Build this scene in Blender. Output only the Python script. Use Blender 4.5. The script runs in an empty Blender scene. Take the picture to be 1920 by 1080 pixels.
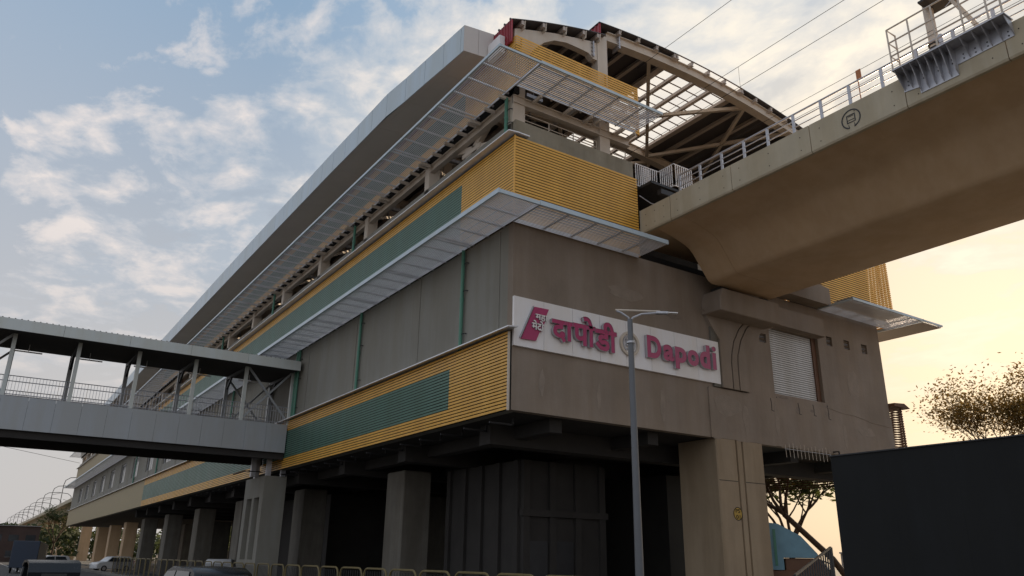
import bpy, bmesh, math, random
from mathutils import Vector, Matrix
R = math.radians
S = bpy.context.scene
COL = S.collection
rnd = random.Random(7)
GZ = -0.35                      # road level

# ------------------------------------------------------------------ camera
cam_d = bpy.data.cameras.new('camera'); cam = bpy.data.objects.new('camera', cam_d); COL.objects.link(cam)
yaw, pitch, roll, Fpx = R(33.37044), R(19.47219), R(0.88792), 1440.4565
f = Vector((math.sin(yaw)*math.cos(pitch), math.cos(yaw)*math.cos(pitch), math.sin(pitch)))
r = Vector((math.cos(yaw), -math.sin(yaw), 0)); u = r.cross(f)
r2 = math.cos(roll)*r + math.sin(roll)*u; u2 = -math.sin(roll)*r + math.cos(roll)*u
M = Matrix((r2, u2, -f)).transposed().to_4x4(); M.translation = Vector((-13.2226, -20.0290, 1.6))
cam.matrix_world = M
cam_d.sensor_width = 36; cam_d.lens = Fpx/1920*36; cam_d.clip_start = .1; cam_d.clip_end = 6000
S.camera = cam

# ------------------------------------------------------------------ sky and sun
SUN_EL, SUN_AZ = R(15), R(68)     # azimuth from +Y towards +X
w = bpy.data.worlds.new('World'); S.world = w; w.use_nodes = True
nt = w.node_tree; N = nt.nodes; L = nt.links; N.clear()
out = N.new('ShaderNodeOutputWorld'); bg = N.new('ShaderNodeBackground')
sky = N.new('ShaderNodeTexSky'); sky.sky_type = 'NISHITA'; sky.sun_disc = False
sky.sun_elevation = SUN_EL; sky.sun_rotation = SUN_AZ; sky.air_density = 1.3; sky.dust_density = 2.2; sky.ozone_density = 1.5
tc = N.new('ShaderNodeTexCoord')
def wmath(op, a, b=None, c=None):
    n = N.new('ShaderNodeMath'); n.operation = op
    for i, v in enumerate((a, b, c)):
        if v is None: continue
        if isinstance(v, (int, float)): n.inputs[i].default_value = v
        else: L.new(v, n.inputs[i])
    return n.outputs[0]
def wramp(src, stops):
    n = N.new('ShaderNodeValToRGB'); L.new(src, n.inputs[0]); e = n.color_ramp.elements
    while len(e) < len(stops): e.new(.5)
    for el, (p, c) in zip(e, stops): el.position = p; el.color = (*c, 1) if len(c) == 3 else c
    return n.outputs[0]
def wmix(fac, a, b, mode='MIX'):
    n = N.new('ShaderNodeMix'); n.data_type = 'RGBA'; n.blend_type = mode
    for k, v in ((0, fac), (6, a), (7, b)):
        if isinstance(v, (int, float)): n.inputs[k].default_value = v
        elif isinstance(v, tuple): n.inputs[k].default_value = (*v, 1)
        else: L.new(v, n.inputs[k])
    return n.outputs[2]
sep = N.new('ShaderNodeSeparateXYZ'); L.new(tc.outputs['Generated'], sep.inputs[0])
zc = wmath('MAXIMUM', sep.outputs[2], 0.0)
# closeness to the sun's side
dot = N.new('ShaderNodeVectorMath'); dot.operation = 'DOT_PRODUCT'; L.new(tc.outputs['Generated'], dot.inputs[0])
dot.inputs[1].default_value = (math.sin(SUN_AZ)*math.cos(SUN_EL), math.cos(SUN_AZ)*math.cos(SUN_EL), math.sin(SUN_EL))
sd = wmath('MULTIPLY_ADD', dot.outputs['Value'], .5, .5)
# thin high haze that veils the clear sky: bluish overhead, smoky towards the horizon, warm round the sun
hor_c = wramp(sd, [(0, (.58, .59, .63)), (.6, (.48, .47, .48)), (.84, (.50, .465, .44)), (.93, (.58, .50, .40)), (1, (.68, .54, .385))])
top_c = wramp(sd, [(0, (.38, .47, .60)), (.6, (.28, .38, .51)), (.80, (.215, .325, .46)), (.89, (.31, .41, .53)), (.95, (.46, .51, .57)), (1, (.74, .66, .54))])
hz = wramp(zc, [(.0, (1,)*3), (.18, (.95,)*3), (.42, (.45,)*3), (.62, (.05,)*3), (1, (0,)*3)])
nis = wmix(1.0, sky.outputs[0], (.035, .035, .035), 'MULTIPLY')
clear = wmix(.18, wmix(hz, top_c, hor_c), nis)
# clouds: two decks projected on a plane overhead
dv = wmath('ADD', zc, .10)
ux = wmath('DIVIDE', sep.outputs[0], dv); uy = wmath('DIVIDE', sep.outputs[1], dv)
cmb = N.new('ShaderNodeCombineXYZ'); L.new(ux, cmb.inputs[0]); L.new(uy, cmb.inputs[1])
mp = N.new('ShaderNodeMapping'); L.new(cmb.outputs[0], mp.inputs[0]); mp.inputs['Location'].default_value = (7.3, 4.1, 0)
mp.inputs['Rotation'].default_value = (0, 0, R(25)); mp.inputs['Scale'].default_value = (1.0, .8, 1)
def wnoise(scale, det, rough, dist=0, vec=None):
    n = N.new('ShaderNodeTexNoise'); n.inputs['Scale'].default_value = scale; n.inputs['Detail'].default_value = det
    n.inputs['Roughness'].default_value = rough; n.inputs['Distortion'].default_value = dist
    L.new(vec or mp.outputs[0], n.inputs['Vector']); return n.outputs['Fac']
n_big = wnoise(1.3, 2, .5); n_mid = wnoise(4.6, 10, .55, .35); n_fine = wnoise(13, 8, .62, .3)
nn = wmath('ADD', wmath('MULTIPLY', n_big, .36), wmath('ADD', wmath('MULTIPLY', n_mid, .50), wmath('MULTIPLY', n_fine, .14)))
cl = wramp(nn, [(.470, (0,)*3), (.50, (.55,)*3), (.565, (.95,)*3)])
thick = wramp(wmath('ADD', wmath('MULTIPLY', n_mid, .7), wmath('MULTIPLY', n_fine, .3)), [(.46, (0,)*3), (.60, (1,)*3)])
ccol_l = wmix(thick, (.33, .38, .44), (.70, .62, .57))
ccol_s = wmix(thick, (.64, .61, .56), (.86, .76, .61))
near_sun = wramp(sd, [(.80, (0,)*3), (.95, (1,)*3)])
ccol = wmix(near_sun, ccol_l, ccol_s)
cfade = wramp(zc, [(.10, (0,)*3), (.36, (.75,)*3), (1, (.9,)*3)])
cfac = wmath('MULTIPLY', cl, cfade)
final = wmix(cfac, clear, ccol)
below = wramp(sep.outputs[2], [(0, (1,)*3), (.001, (0,)*3)])
L.new(final, bg.inputs[0]); bg.inputs[1].default_value = 1.0
L.new(bg.outputs[0], out.inputs[0])

sl = bpy.data.lights.new('sun', 'SUN'); sl.energy = 4.0; sl.angle = R(.5); sl.color = (1, .78, .55)
so = bpy.data.objects.new('sun', sl); COL.objects.link(so)
sdir = Vector((math.sin(SUN_AZ)*math.cos(SUN_EL), math.cos(SUN_AZ)*math.cos(SUN_EL), math.sin(SUN_EL)))
so.rotation_euler = sdir.to_track_quat('Z', 'Y').to_euler()
S.view_settings.view_transform = 'Standard'; S.view_settings.look = 'None'
S.view_settings.exposure = 0.48; S.view_settings.gamma = 1; S.view_settings.use_curve_mapping = False

# ------------------------------------------------------------------ materials
def material(name, col, rough=.6, metal=0., mottle=.12, scale=1.5, bump=0., bscale=30., streak=0., spec=.5, col2=None, alpha=None, c2s=None):
    m = bpy.data.materials.new(name); m.use_nodes = True
    t = m.node_tree; n = t.nodes; l = t.links; b = n['Principled BSDF']
    b.inputs['Roughness'].default_value = rough; b.inputs['Metallic'].default_value = metal; b.inputs['Specular IOR Level'].default_value = spec
    g = n.new('ShaderNodeNewGeometry')
    no = n.new('ShaderNodeTexNoise'); no.inputs['Scale'].default_value = scale; no.inputs['Detail'].default_value = 6; no.inputs['Roughness'].default_value = .6
    l.new(g.outputs['Position'], no.inputs['Vector'])
    rp = n.new('ShaderNodeValToRGB'); e = rp.color_ramp.elements
    e[0].position = .3; e[1].position = .72
    c = Vector(col); c2 = Vector(col2) if col2 else c*(1+mottle)
    e[0].color = (*(c*(1-mottle)), 1); e[1].color = (*c2, 1)
    l.new(no.outputs['Fac'], rp.inputs[0]); src = rp.outputs[0]
    if streak:
        mp = n.new('ShaderNodeMapping'); mp.inputs['Scale'].default_value = (.75, .75, .10); l.new(g.outputs['Position'], mp.inputs[0])
        n2 = n.new('ShaderNodeTexNoise'); n2.inputs['Scale'].default_value = 1.6; n2.inputs['Detail'].default_value = 7; n2.inputs['Roughness'].default_value = .65
        l.new(mp.outputs[0], n2.inputs['Vector'])
        r3 = n.new('ShaderNodeValToRGB'); r3.color_ramp.elements[0].position = .42; r3.color_ramp.elements[1].position = .6
        k = 1-streak*.8; r3.color_ramp.elements[0].color = (k, k*.97, k*.92, 1); r3.color_ramp.elements[1].color = (1, 1, 1, 1)
        l.new(n2.outputs['Fac'], r3.inputs[0])
        mx = n.new('ShaderNodeMix'); mx.data_type = 'RGBA'; mx.blend_type = 'MULTIPLY'; mx.inputs[0].default_value = 1
        l.new(src, mx.inputs[6]); l.new(r3.outputs[0], mx.inputs[7]); src = mx.outputs[2]
    l.new(src, b.inputs['Base Color'])
    rr = n.new('ShaderNodeMapRange'); rr.inputs[3].default_value = max(.05, rough-.1); rr.inputs[4].default_value = min(1, rough+.1)
    l.new(no.outputs['Fac'], rr.inputs[0]); l.new(rr.outputs[0], b.inputs['Roughness'])
    if bump:
        n3 = n.new('ShaderNodeTexNoise'); n3.inputs['Scale'].default_value = bscale; n3.inputs['Detail'].default_value = 4; l.new(g.outputs['Position'], n3.inputs['Vector'])
        bp = n.new('ShaderNodeBump'); bp.inputs['Strength'].default_value = bump; bp.inputs['Distance'].default_value = .02
        l.new(n3.outputs['Fac'], bp.inputs['Height']); l.new(bp.outputs[0], b.inputs['Normal'])
    return m
MT = {}
def mk(k, *a, **kw): MT[k] = material(k, *a, **kw); return MT[k]
mk('wall_warm_lit', (.275, .222, .178), .8, mottle=.16, scale=.45, bump=.3, bscale=9, streak=.13)  # front tone of the wall paint, warm light put into the colour
mk('wall_cool_lit', (.25, .24, .21), .8, mottle=.07, scale=.5, bump=.12, bscale=10, streak=.12)  # same wall paint, cooler sky light on the side put into the colour
mk('raw_concrete', (.17, .155, .13), .85, mottle=.16, scale=1.1, bump=.35, bscale=18, streak=.3)
mk('parapet_paint', (.30, .265, .20), .8, mottle=.15, scale=1.5, bump=.2, streak=.25)
mk('girder_paint', (.55, .385, .235), .62, mottle=.07, scale=.5, bump=.10, bscale=6, streak=.10)
mk('pier_paint', (.33, .25, .165), .75, mottle=.10, scale=.8, bump=.15, bscale=10, streak=.2)
mk('girder_panel', (.48, .42, .31), .75, mottle=.08, scale=1.2, bump=.12, streak=.12)
mk('dark_underdeck', (.04, .036, .033), .9, mottle=.25, scale=.8, bump=.2)  # concrete darkened so that underside shadow sits in the colour
mk('yellow_louvre', (.80, .43, .072), .42, mottle=.08, scale=.9, streak=.10)
mk('green_louvre', (.095, .20, .150), .42, mottle=.08, scale=.9, streak=.10)
mk('tan_panel', (.34, .27, .15), .6, mottle=.1)
mk('white_panel', (.88, .86, .87), .38, mottle=.03, scale=.5, streak=.06)
mk('silver_panel', (.53, .63, .71), .34, metal=.0, mottle=.04, scale=.5, streak=.07)  # silver, with the blue of reflected sky put into the colour
mk('soffit_panel', (.60, .55, .51), .6, mottle=.06, scale=.4)
mk('aluminium', (.80, .80, .83), .36, metal=.25, mottle=.06, scale=3)
mk('galvanised', (.50, .50, .53), .42, metal=.55, mottle=.16, scale=5)
mk('cream_steel', (.62, .545, .465), .5, mottle=.06, scale=1.2, streak=.08)
mk('purlin_steel', (.50, .43, .38), .5, mottle=.08)
mk('roof_sheet', (.10, .09, .092), .5, mottle=.1)
mk('red_sheet', (.36, .035, .05), .45, mottle=.1, streak=.15)
mk('brown_steel', (.13, .06, .03), .6, mottle=.2)
mk('green_pipe', (.07, .22, .15), .4, mottle=.12, scale=3)
mk('dark_metal', (.035, .035, .038), .5, metal=.3, mottle=.2)
mk('black_gap', (.012, .012, .012), .9)
mk('magenta_letter', (.43, .055, .15), .35, mottle=.04)
mk('letter_side', (.45, .45, .47), .35, metal=.4, mottle=.05)
mk('shutter_paint', (.56, .55, .54), .4, metal=.2, mottle=.05, streak=.2)
mk('lamp_grey', (.13, .135, .145), .45, metal=.2, mottle=.08, scale=4)
mk('asphalt', (.060, .058, .056), .9, mottle=.25, scale=2.2, bump=.5, bscale=60)
mk('dirt', (.17, .135, .095), .95, mottle=.3, scale=.8, bump=.5, bscale=20)
mk('concrete_floor', (.16, .15, .13), .9, mottle=.2, scale=1.2, bump=.3)
mk('hoarding_sheet', (.018, .019, .020), .8, mottle=.15, scale=.7, streak=.15, spec=.2)
mk('barrier_paint', (.16, .12, .04), .5, mottle=.25, scale=6)
mk('orange_plate', (.45, .16, .05), .5)
mk('fob_panel', (.40, .425, .45), .38, metal=.1, mottle=.03, scale=.5, streak=.06)
mk('fob_roof_panel', (.60, .635, .62), .4, metal=.1, mottle=.03, scale=.5, streak=.06)
mk('tarp_blue', (.16, .30, .38), .6, mottle=.15, scale=2)
mk('car_dark', (.02, .024, .03), .25, metal=.5, mottle=.05)
mk('car_white', (.62, .62, .62), .25, mottle=.03)
mk('car_blue', (.015, .03, .06), .35, mottle=.1)
mk('rubber', (.02, .02, .02), .85)
mk('glass_dark', (.03, .035, .04), .08, mottle=.02)
mk('tail_red', (.35, .02, .02), .3)
mk('yellow_paint', (.55, .35, .03), .5)
mk('bark', (.07, .045, .03), .9, mottle=.3, scale=6, bump=.6, bscale=25)
mk('leaf', (.10, .095, .022), .7, mottle=.35, scale=1.2, col2=(.17, .10, .03))
mk('leaf_dark', (.04, .06, .022), .7, mottle=.35, scale=2.5)
mk('shop_pink', (.34, .12, .12), .8, mottle=.15); mk('shop_grey', (.28, .27, .26), .8, mottle=.15)
mk('brick_far', (.07, .045, .038), .9, mottle=.25, scale=.4)
for lf in ('leaf', 'leaf_dark'):      # light shines through the leaves
    m = MT[lf]; t = m.node_tree; b = t.nodes['Principled BSDF']; tr = t.nodes.new('ShaderNodeBsdfTranslucent'); tr.inputs[0].default_value = (.22, .13, .03, 1) if lf == 'leaf' else (.10, .12, .03, 1)
    mx = t.nodes.new('ShaderNodeMixShader'); mx.inputs[0].default_value = .45
    t.links.new(b.outputs[0], mx.inputs[1]); t.links.new(tr.outputs[0], mx.inputs[2]); t.links.new(mx.outputs[0], t.nodes['Material Output'].inputs[0])
# translucent skylight sheet
m = bpy.data.materials.new('skylight_sheet'); m.use_nodes = True; t = m.node_tree
tr = t.nodes.new('ShaderNodeBsdfTranslucent'); tr.inputs[0].default_value = (.95, .93, .88, 1)
tp = t.nodes.new('ShaderNodeBsdfTransparent'); tp.inputs[0].default_value = (.97, .94, .88, 1)
mx = t.nodes.new('ShaderNodeMixShader'); mx.inputs[0].default_value = .42
t.links.new(tr.outputs[0], mx.inputs[1]); t.links.new(tp.outputs[0], mx.inputs[2]); t.links.new(mx.outputs[0], t.nodes['Material Output'].inputs[0])
MT['skylight'] = m

# ------------------------------------------------------------------ helpers
def WM(o):
    m = o.matrix_basis.copy()
    return WM(o.parent) @ o.matrix_parent_inverse @ m if o.parent else m
def adopt(c, p):
    if p is None: return
    c.parent = p; c.matrix_parent_inverse = WM(p).inverted()
def tag(o, label=None, cat=None, group=None, kind=None):
    for k, v in (('label', label), ('category', cat), ('group', group), ('kind', kind)):
        if v: o[k] = v
    return o
def empty(name, loc, label=None, cat=None, group=None, parent=None):
    o = bpy.data.objects.new(name, None); COL.objects.link(o); o.location = loc; o.empty_display_size = .3
    adopt(o, parent); return tag(o, label, cat, group)
class MB:
    def __init__(s): s.v = []; s.f = []
    def add(s, vs, fs):
        k = len(s.v); s.v += [tuple(x) for x in vs]; s.f += [tuple(i+k for i in q) for q in fs]; return s
    def box(s, x0, x1, y0, y1, z0, z1):
        v = [(x, y, z) for z in (z0, z1) for y in (y0, y1) for x in (x0, x1)]
        return s.add(v, [(0, 2, 3, 1), (4, 5, 7, 6), (0, 1, 5, 4), (2, 6, 7, 3), (0, 4, 6, 2), (1, 3, 7, 5)])
    def beam(s, a, b, w, h, up=(0, 0, 1)):      # w sideways, h along up
        a = Vector(a); b = Vector(b); d = (b-a).normalized(); up = Vector(up)
        if abs(d.dot(up)) > .98: up = Vector((1, 0, 0))
        sx = d.cross(up).normalized()*w/2; sz = sx.cross(d).normalized()*h/2
        v = [p+i*sx+j*sz for p in (a, b) for i, j in ((-1, -1), (1, -1), (1, 1), (-1, 1))]
        return s.add(v, [(0, 1, 2, 3), (7, 6, 5, 4), (0, 4, 5, 1), (1, 5, 6, 2), (2, 6, 7, 3), (3, 7, 4, 0)])
    def tube(s, pts, rad, n=8, cap=True):
        pts = [Vector(p) for p in pts]; rad = rad if isinstance(rad, (list, tuple)) else [rad]*len(pts)
        k = len(s.v); ref = None
        for i, p in enumerate(pts):
            d = (pts[min(i+1, len(pts)-1)]-pts[max(i-1, 0)]).normalized()
            if ref is None: ref = Vector((0, 0, 1)) if abs(d.z) < .9 else Vector((1, 0, 0))
            a = d.cross(ref).normalized(); b = a.cross(d).normalized(); ref = b
            for j in range(n):
                t = 2*math.pi*j/n; s.v.append(tuple(p+rad[i]*(math.cos(t)*a+math.sin(t)*b)))
        for i in range(len(pts)-1):
            for j in range(n):
                a = k+i*n+j; b = k+i*n+(j+1) % n; s.f.append((a, b, b+n, a+n))
        if cap:
            s.f.append(tuple(k+j for j in range(n))[::-1]); s.f.append(tuple(k+(len(pts)-1)*n+j for j in range(n)))
        return s
    def prism(s, poly, axis, a, b):             # poly in the two other axes (cyclic order), extruded a..b
        def P(p, t): return {'X': (t, p[0], p[1]), 'Y': (p[0], t, p[1]), 'Z': (p[0], p[1], t)}[axis]
        n = len(poly); vs = [P(p, a) for p in poly]+[P(p, b) for p in poly]
        return s.add(vs, [tuple(range(n))[::-1], tuple(range(n, 2*n))]+[(i, (i+1) % n, n+(i+1) % n, n+i) for i in range(n)])
    def build(s, name, mat, parent=None, smooth=False, bevel=0, label=None):
        me = bpy.data.meshes.new(name); me.from_pydata(s.v, [], s.f)
        bm = bmesh.new(); bm.from_mesh(me); bmesh.ops.recalc_face_normals(bm, faces=bm.faces)
        if bevel: bmesh.ops.bevel(bm, geom=list(bm.edges), offset=bevel, segments=1, affect='EDGES')
        if smooth:
            for fc in bm.faces: fc.smooth = True
            for e in bm.edges:
                if len(e.link_faces) == 2 and e.calc_face_angle(0) > R(35): e.smooth = False
        bm.to_mesh(me); bm.free()
        me.materials.append(MT[mat]); o = bpy.data.objects.new(name, me); COL.objects.link(o); adopt(o, parent)
        if label: o['label'] = label
        return o
UNIT = {}
def piece(name, mat, parent, x0, x1, y0, y1, z0, z1, lean=0):   # one box-like piece sharing its mesh with every alike piece
    key = (name, mat, lean)
    if key not in UNIT:
        mb = MB(); mb.box(-.5, .5, -.5, .5, -.5, .5)
        me = bpy.data.meshes.new(name); me.from_pydata(mb.v, [], mb.f); me.materials.append(MT[mat]); me.validate(); UNIT[key] = me
    o = bpy.data.objects.new(name, UNIT[key]); COL.objects.link(o)
    o.location = ((x0+x1)/2, (y0+y1)/2, (z0+z1)/2); o.scale = (x1-x0, y1-y0, z1-z0); adopt(o, parent); return o
def copy_tree(o, parent=None):
    c = o.copy(); COL.objects.link(c)
    if parent: c.parent = parent
    for ch in list(o.children): copy_tree(ch, c)
    return c
def wall_grid(mb, x0, x1, z0, z1, y0, y1, holes):
    xs = sorted({x0, x1, *[h[i] for h in holes for i in (0, 1)]}); zs = sorted({z0, z1, *[h[i] for h in holes for i in (2, 3)]})
    for a, b in zip(xs, xs[1:]):
        for c, d in zip(zs, zs[1:]):
            if not any(h[0] <= a and b <= h[1] and h[2] <= c and d <= h[3] for h in holes): mb.box(a, b, y0, y1, c, d)

# ------------------------------------------------------------------ ground and roads
tag(MB().box(-900, 1500, -300, 3000, GZ-.5, GZ-.01).build('ground', 'dirt'), kind='structure')
tag(MB().box(-17, 3.2, -60, 900, GZ-.05, GZ+.002).build('road', 'asphalt'), kind='structure')
tag(MB().box(3.2, 19, -60, 300, GZ-.05, GZ+.13).build('pavement', 'concrete_floor'), kind='structure')
tag(MB().box(-2.1, -1.3, -8, 300, GZ-.05, GZ+.18).build('median_kerb', 'concrete_floor'), kind='structure')
mb = MB()
for k in range(40): mb.box(-8.6, -8.48, -20+k*6, -17+k*6, GZ+.002, GZ+.006)
tag(mb.build('road_markings', 'white_panel'), kind='structure')

# ------------------------------------------------------------------ metro station
YE = 142.
st = empty('metro_station', (10.5, 0, GZ), 'long elevated metro station clad in yellow and green louvres under an arched roof', 'station')
# walls
mb = MB()
vents = [(12.32, 12.76, 10.30, 10.68), (16.95, 17.37, 10.89, 11.32), (18.26, 18.69, 10.93, 11.36), (19.62, 20.06, 10.94, 11.38)]
wall_grid(mb, 0, 21.15, 6.04, 12.5, 0, .3, [(12.98, 16.3, 8.2, 11.08)]+vents)
front = mb.build('front_wall', 'wall_warm_lit', st)
MB().prism([(9.0, 6.041), (21.152, 6.041), (21.152, 8.0), (9.0, 7.96)], 'Y', -.045, -.001).build('wall_band', 'wall_warm_lit', st)
mb = MB()
wins = [(46+k*9., 49.8+k*9., 9.5, 11.7) for k in range(10)]
ys = sorted({.3, YE, *[a for w_ in wins for a in w_[:2]]})
for a, b in zip(ys, ys[1:]):
    if any(w_[0] == a for w_ in wins): mb.box(0, .3, a, b, 6.04, 9.5); mb.box(0, .3, a, b, 11.7, 12.5)
    else: mb.box(0, .3, a, b, 6.04, 12.5)
mb.build('side_wall', 'wall_cool_lit', st)
for a, b, c, d in wins:
    wdw = MB().box(.12, .18, a, a+.08, c, d).box(.12, .18, b-.08, b, c, d).box(.12, .18, a+.08, b-.08, c, c+.08).box(.12, .18, a+.08, b-.08, d-.08, d).box(.12, .18, (a+b)/2-.03, (a+b)/2+.03, c+.08, d-.08).build('window', 'aluminium', st)
    for s0, s1 in ((a+.08, (a+b)/2-.03), ((a+b)/2+.03, b-.08)): MB().box(.14, .155, s0, s1, c+.08, d-.08).build('pane', 'glass_dark', wdw)
MB().box(20.85, 21.15, .3, YE, 6.04, 12.5).build('side_wall', 'wall_cool_lit', st)
MB().box(0, 21.15, YE, YE+.3, 6.04, 15.9).build('end_wall', 'wall_cool_lit', st)
for yy in [.86]+[6.55*k+.3 for k in range(1, 21)]: piece('joint_strip', 'wall_cool_lit', st, -.022, -.001, yy-.06, yy+.06, 8.7, 12.4)
# decks (concourse floor, platform level) and hidden inner masses
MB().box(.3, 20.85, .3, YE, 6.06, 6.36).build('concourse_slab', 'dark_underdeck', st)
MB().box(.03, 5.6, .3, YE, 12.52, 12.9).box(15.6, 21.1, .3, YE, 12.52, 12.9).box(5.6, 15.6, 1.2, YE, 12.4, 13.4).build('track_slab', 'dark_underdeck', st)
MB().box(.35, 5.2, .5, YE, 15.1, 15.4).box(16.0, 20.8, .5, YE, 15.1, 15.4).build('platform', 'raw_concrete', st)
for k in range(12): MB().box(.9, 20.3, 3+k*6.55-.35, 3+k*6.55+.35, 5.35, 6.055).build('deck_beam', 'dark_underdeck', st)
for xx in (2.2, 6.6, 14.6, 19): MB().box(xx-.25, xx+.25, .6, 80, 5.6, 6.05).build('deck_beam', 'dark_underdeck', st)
for k in range(26): MB().box(-.02, .9, 1.2+k*1.65, 1.26+k*1.65, 5.78, 5.84).box(.86, .92, 1.2+k*1.65, 1.26+k*1.65, 5.78, 6.05).build('hanger_bracket', 'dark_metal', st)
# backing walls behind louvre bands, parapets
MB().box(.02, .2, .2, YE, 12.501, 15.88).box(.02, 5.7, .04, .2, 12.501, 15.88).box(.12, .3, .2, YE, 17.8, 20.0).build('backing_wall', 'black_gap', st)
MB().box(16.9, 21.0, .04, .2, 12.501, 15.88).build('backing_wall', 'black_gap', st)
MB().box(.1, .3, .42, YE, 15.881, 16.62).build('parapet', 'wall_cool_lit', st)
MB().box(.1, 5.62, .12, .4, 15.881, 16.62).box(5.62, 5.72, .12, .4, 13.5, 16.64).build('parapet', 'parapet_paint', st)
MB().box(15.6, 21.05, .12, .4, 15.881, 16.62).box(20.85, 21.05, .42, YE, 15.881, 16.62).build('parapet', 'parapet_paint', st)
# roller shutter in its recess
sh = empty('roller_shutter', (14.6, .2, 8.2), parent=st); sh['label'] = 'white ribbed roller shutter closing the wall opening'
MB().box(12.98, 16.3, .28, .3, 8.2, 11.08).build('backing', 'dark_metal', sh)
for k in range(30): piece('shutter_slat', 'shutter_paint', sh, 13.0, 16.02, .19, .225+.012*(k % 2), 8.22+k*.0953, 8.22+k*.0953+.070)
MB().box(16.03, 16.29, .14, .28, 8.2, 11.08).build('guide_rail', 'brown_steel', sh)
for a, b, c, d in vents:
    v = MB().box(a, b, .2, .29, c, d).build('vent', 'black_gap', st)
    for k in range(4): MB().beam((a, .1, c+.06+k*.1), (b, .1, c+.06+k*.1), .09, .012, (0, .6, .8)).build('vent_blade', 'wall_warm_lit' if k % 2 else 'galvanised', v)
MB().tube([(13+.22*k*0, -.05, 8.0) for k in range(1)]+[(13.0, -.06, 8.06)], .01).build('conduit', 'dark_metal', st)
# drips and broken render marks under the shutter: small recess rods
for xx, z0, z1 in ((12.6, 7.45, 7.95), (14.35, 7.5, 7.95), (15.35, 7.55, 8.0), (16.35, 7.5, 8.1)):
    MB().tube([(xx, -.052, z1), (xx+.04, -.052, (z0+z1)/2), (xx+.02, -.052, z0), (xx+.16, -.052, z0-.02)], .012, 5).build('wall_cable', 'dark_metal', st)

mk('patch_render', (.288, .234, .188), .9, mottle=.12, scale=3, bump=.5, bscale=25)
mk('patch_dark', (.22, .178, .145), .9, mottle=.2, scale=3, bump=.5, bscale=25)
def patch(cx, cz, w_, h_, y, mat, seed, n=14):
    rq = random.Random(seed); pts = []
    for i in range(n):
        a = 2*math.pi*i/n; k = rq.uniform(.72, 1.12); pts.append((cx+w_/2*k*math.cos(a), cz+h_/2*k*math.sin(a)))
    MB().prism(pts[::-1], 'Y', y-.004, y).build('render_patch', mat, st)
for i, (cx, cz, w_, h_, m_) in enumerate(((10.0, 7.35, 1.6, .9, 'patch_render'), (11.0, 6.9, .35, 1.3, 'patch_render'), (12.9, 7.1, .3, 1.5, 'patch_render'), (14.3, 7.65, .35, .3, 'patch_dark'), (15.3, 7.72, .28, .16, 'patch_dark'), (16.3, 7.7, .3, .14, 'patch_dark'), (17.4, 6.9, .25, 1.2, 'patch_render'), (19.0, 7.2, 1.4, .5, 'patch_render'))): patch(cx, cz, w_, h_, -.046, m_, i)
for i, (cx, cz, w_, h_, m_) in enumerate(((1.2, 7.1, .25, .9, 'patch_render'), (3.6, 6.9, .2, 1.0, 'patch_render'), (6.6, 7.0, .3, 1.2, 'patch_render'), (5.0, 10.9, 1.8, .5, 'patch_render'), (7.4, 10.5, .9, .35, 'patch_dark'), (18.6, 9.3, .9, 1.3, 'patch_render'), (13.5, 8.08, .7, .10, 'patch_dark'))): patch(cx, cz, w_, h_, -.002, m_, 30+i)
MB().tube([(16.3, -.05, 8.0), (17.4, -.05, 7.86), (18.3, -.05, 7.84), (19.6, -.05, 7.66), (21.1, -.05, 7.6)], .012, 5).build('render_seam', 'patch_render', st)
ragged = [(9.0+.35*i, 6.03-.035*random.Random(i).random()) for i in range(36)]
for i in range(9): MB().box(9.1+i*1.3, 9.5+i*1.3+.3*(i % 3), -.045, .0, 6.0+.01*(i % 3), 6.0405).build('ragged_edge', 'wall_warm_lit', st)

# louvre bands ------------------------------------------------
PIT = .1115
def band(label, x, z0, n, y1, rows_g, yg, y2=66., front=None, xin=None):
    b = empty('louvre_band', (x, 0, z0), parent=st); b['label'] = label
    for i in range(n):
        a = z0+i*PIT; c = a+PIT*.70
        t = x+.012
        if i in rows_g:
            piece('slat', 'yellow_louvre', b, x, t, 0, yg, a, c); piece('slat', 'green_louvre', b, x, t, yg, y2, a, c)
        else: piece('slat', 'yellow_louvre', b, x, t, 0, y2, a, c)
        if front: piece('slat', 'yellow_louvre', b, x if xin is None else xin, front, -.036, -.024, a+.0, c)
    k = 0; y = y2
    while y < YE-1: MB().box(x, x+.035, y+.01, y+3.79, z0, z0+n*PIT).build('plain_panel', 'tan_panel', b); y += 3.8
    return b
bl = band('lower band of yellow slats with a long green block', -.16, 6.04, 23, YE, range(5, 18), 3.8)
for yy in [.35+1.05*k for k in range(60)]: piece('upright', 'dark_metal', bl, -.12, -.05, yy, yy+.05, 6.06, 8.58)
piece('corner_trim', 'cream_steel', bl, -.17, -.10, -.05, -.002, 6.0, 8.56)
MB().box(-.12, -.002, .05, YE, 6.06, 8.58).v
MB().box(-.06, -.002, .02, YE, 6.05, 8.58).build('backing', 'black_gap', bl)
mb = MB(); mb.prism([(-.42, 8.60), (0.0, 8.66), (0.0, 8.70), (-.42, 8.64)], 'Y', -.38, YE); mb.build('flashing', 'aluminium', bl)
bu = band('upper band of yellow slats with a long green block', -.04, 12.52, 30, YE, range(0, 26), 3.65, front=5.76)
piece('corner_trim', 'yellow_louvre', bu, -.05, -.002, -.05, -.002, 12.5, 15.86)
MB().prism([(-.36, 15.88), (.12, 15.93), (.12, 15.97), (-.36, 15.92)], 'Y', -.14, YE).box(.12, .55, -.14, .1, 15.92, 15.96).build('flashing', 'aluminium', bu)
bt = band('topmost band of yellow and green slats behind the canopy', -.04, 17.92, 20, YE, range(5, 15), 3.65, front=6.03)
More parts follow.
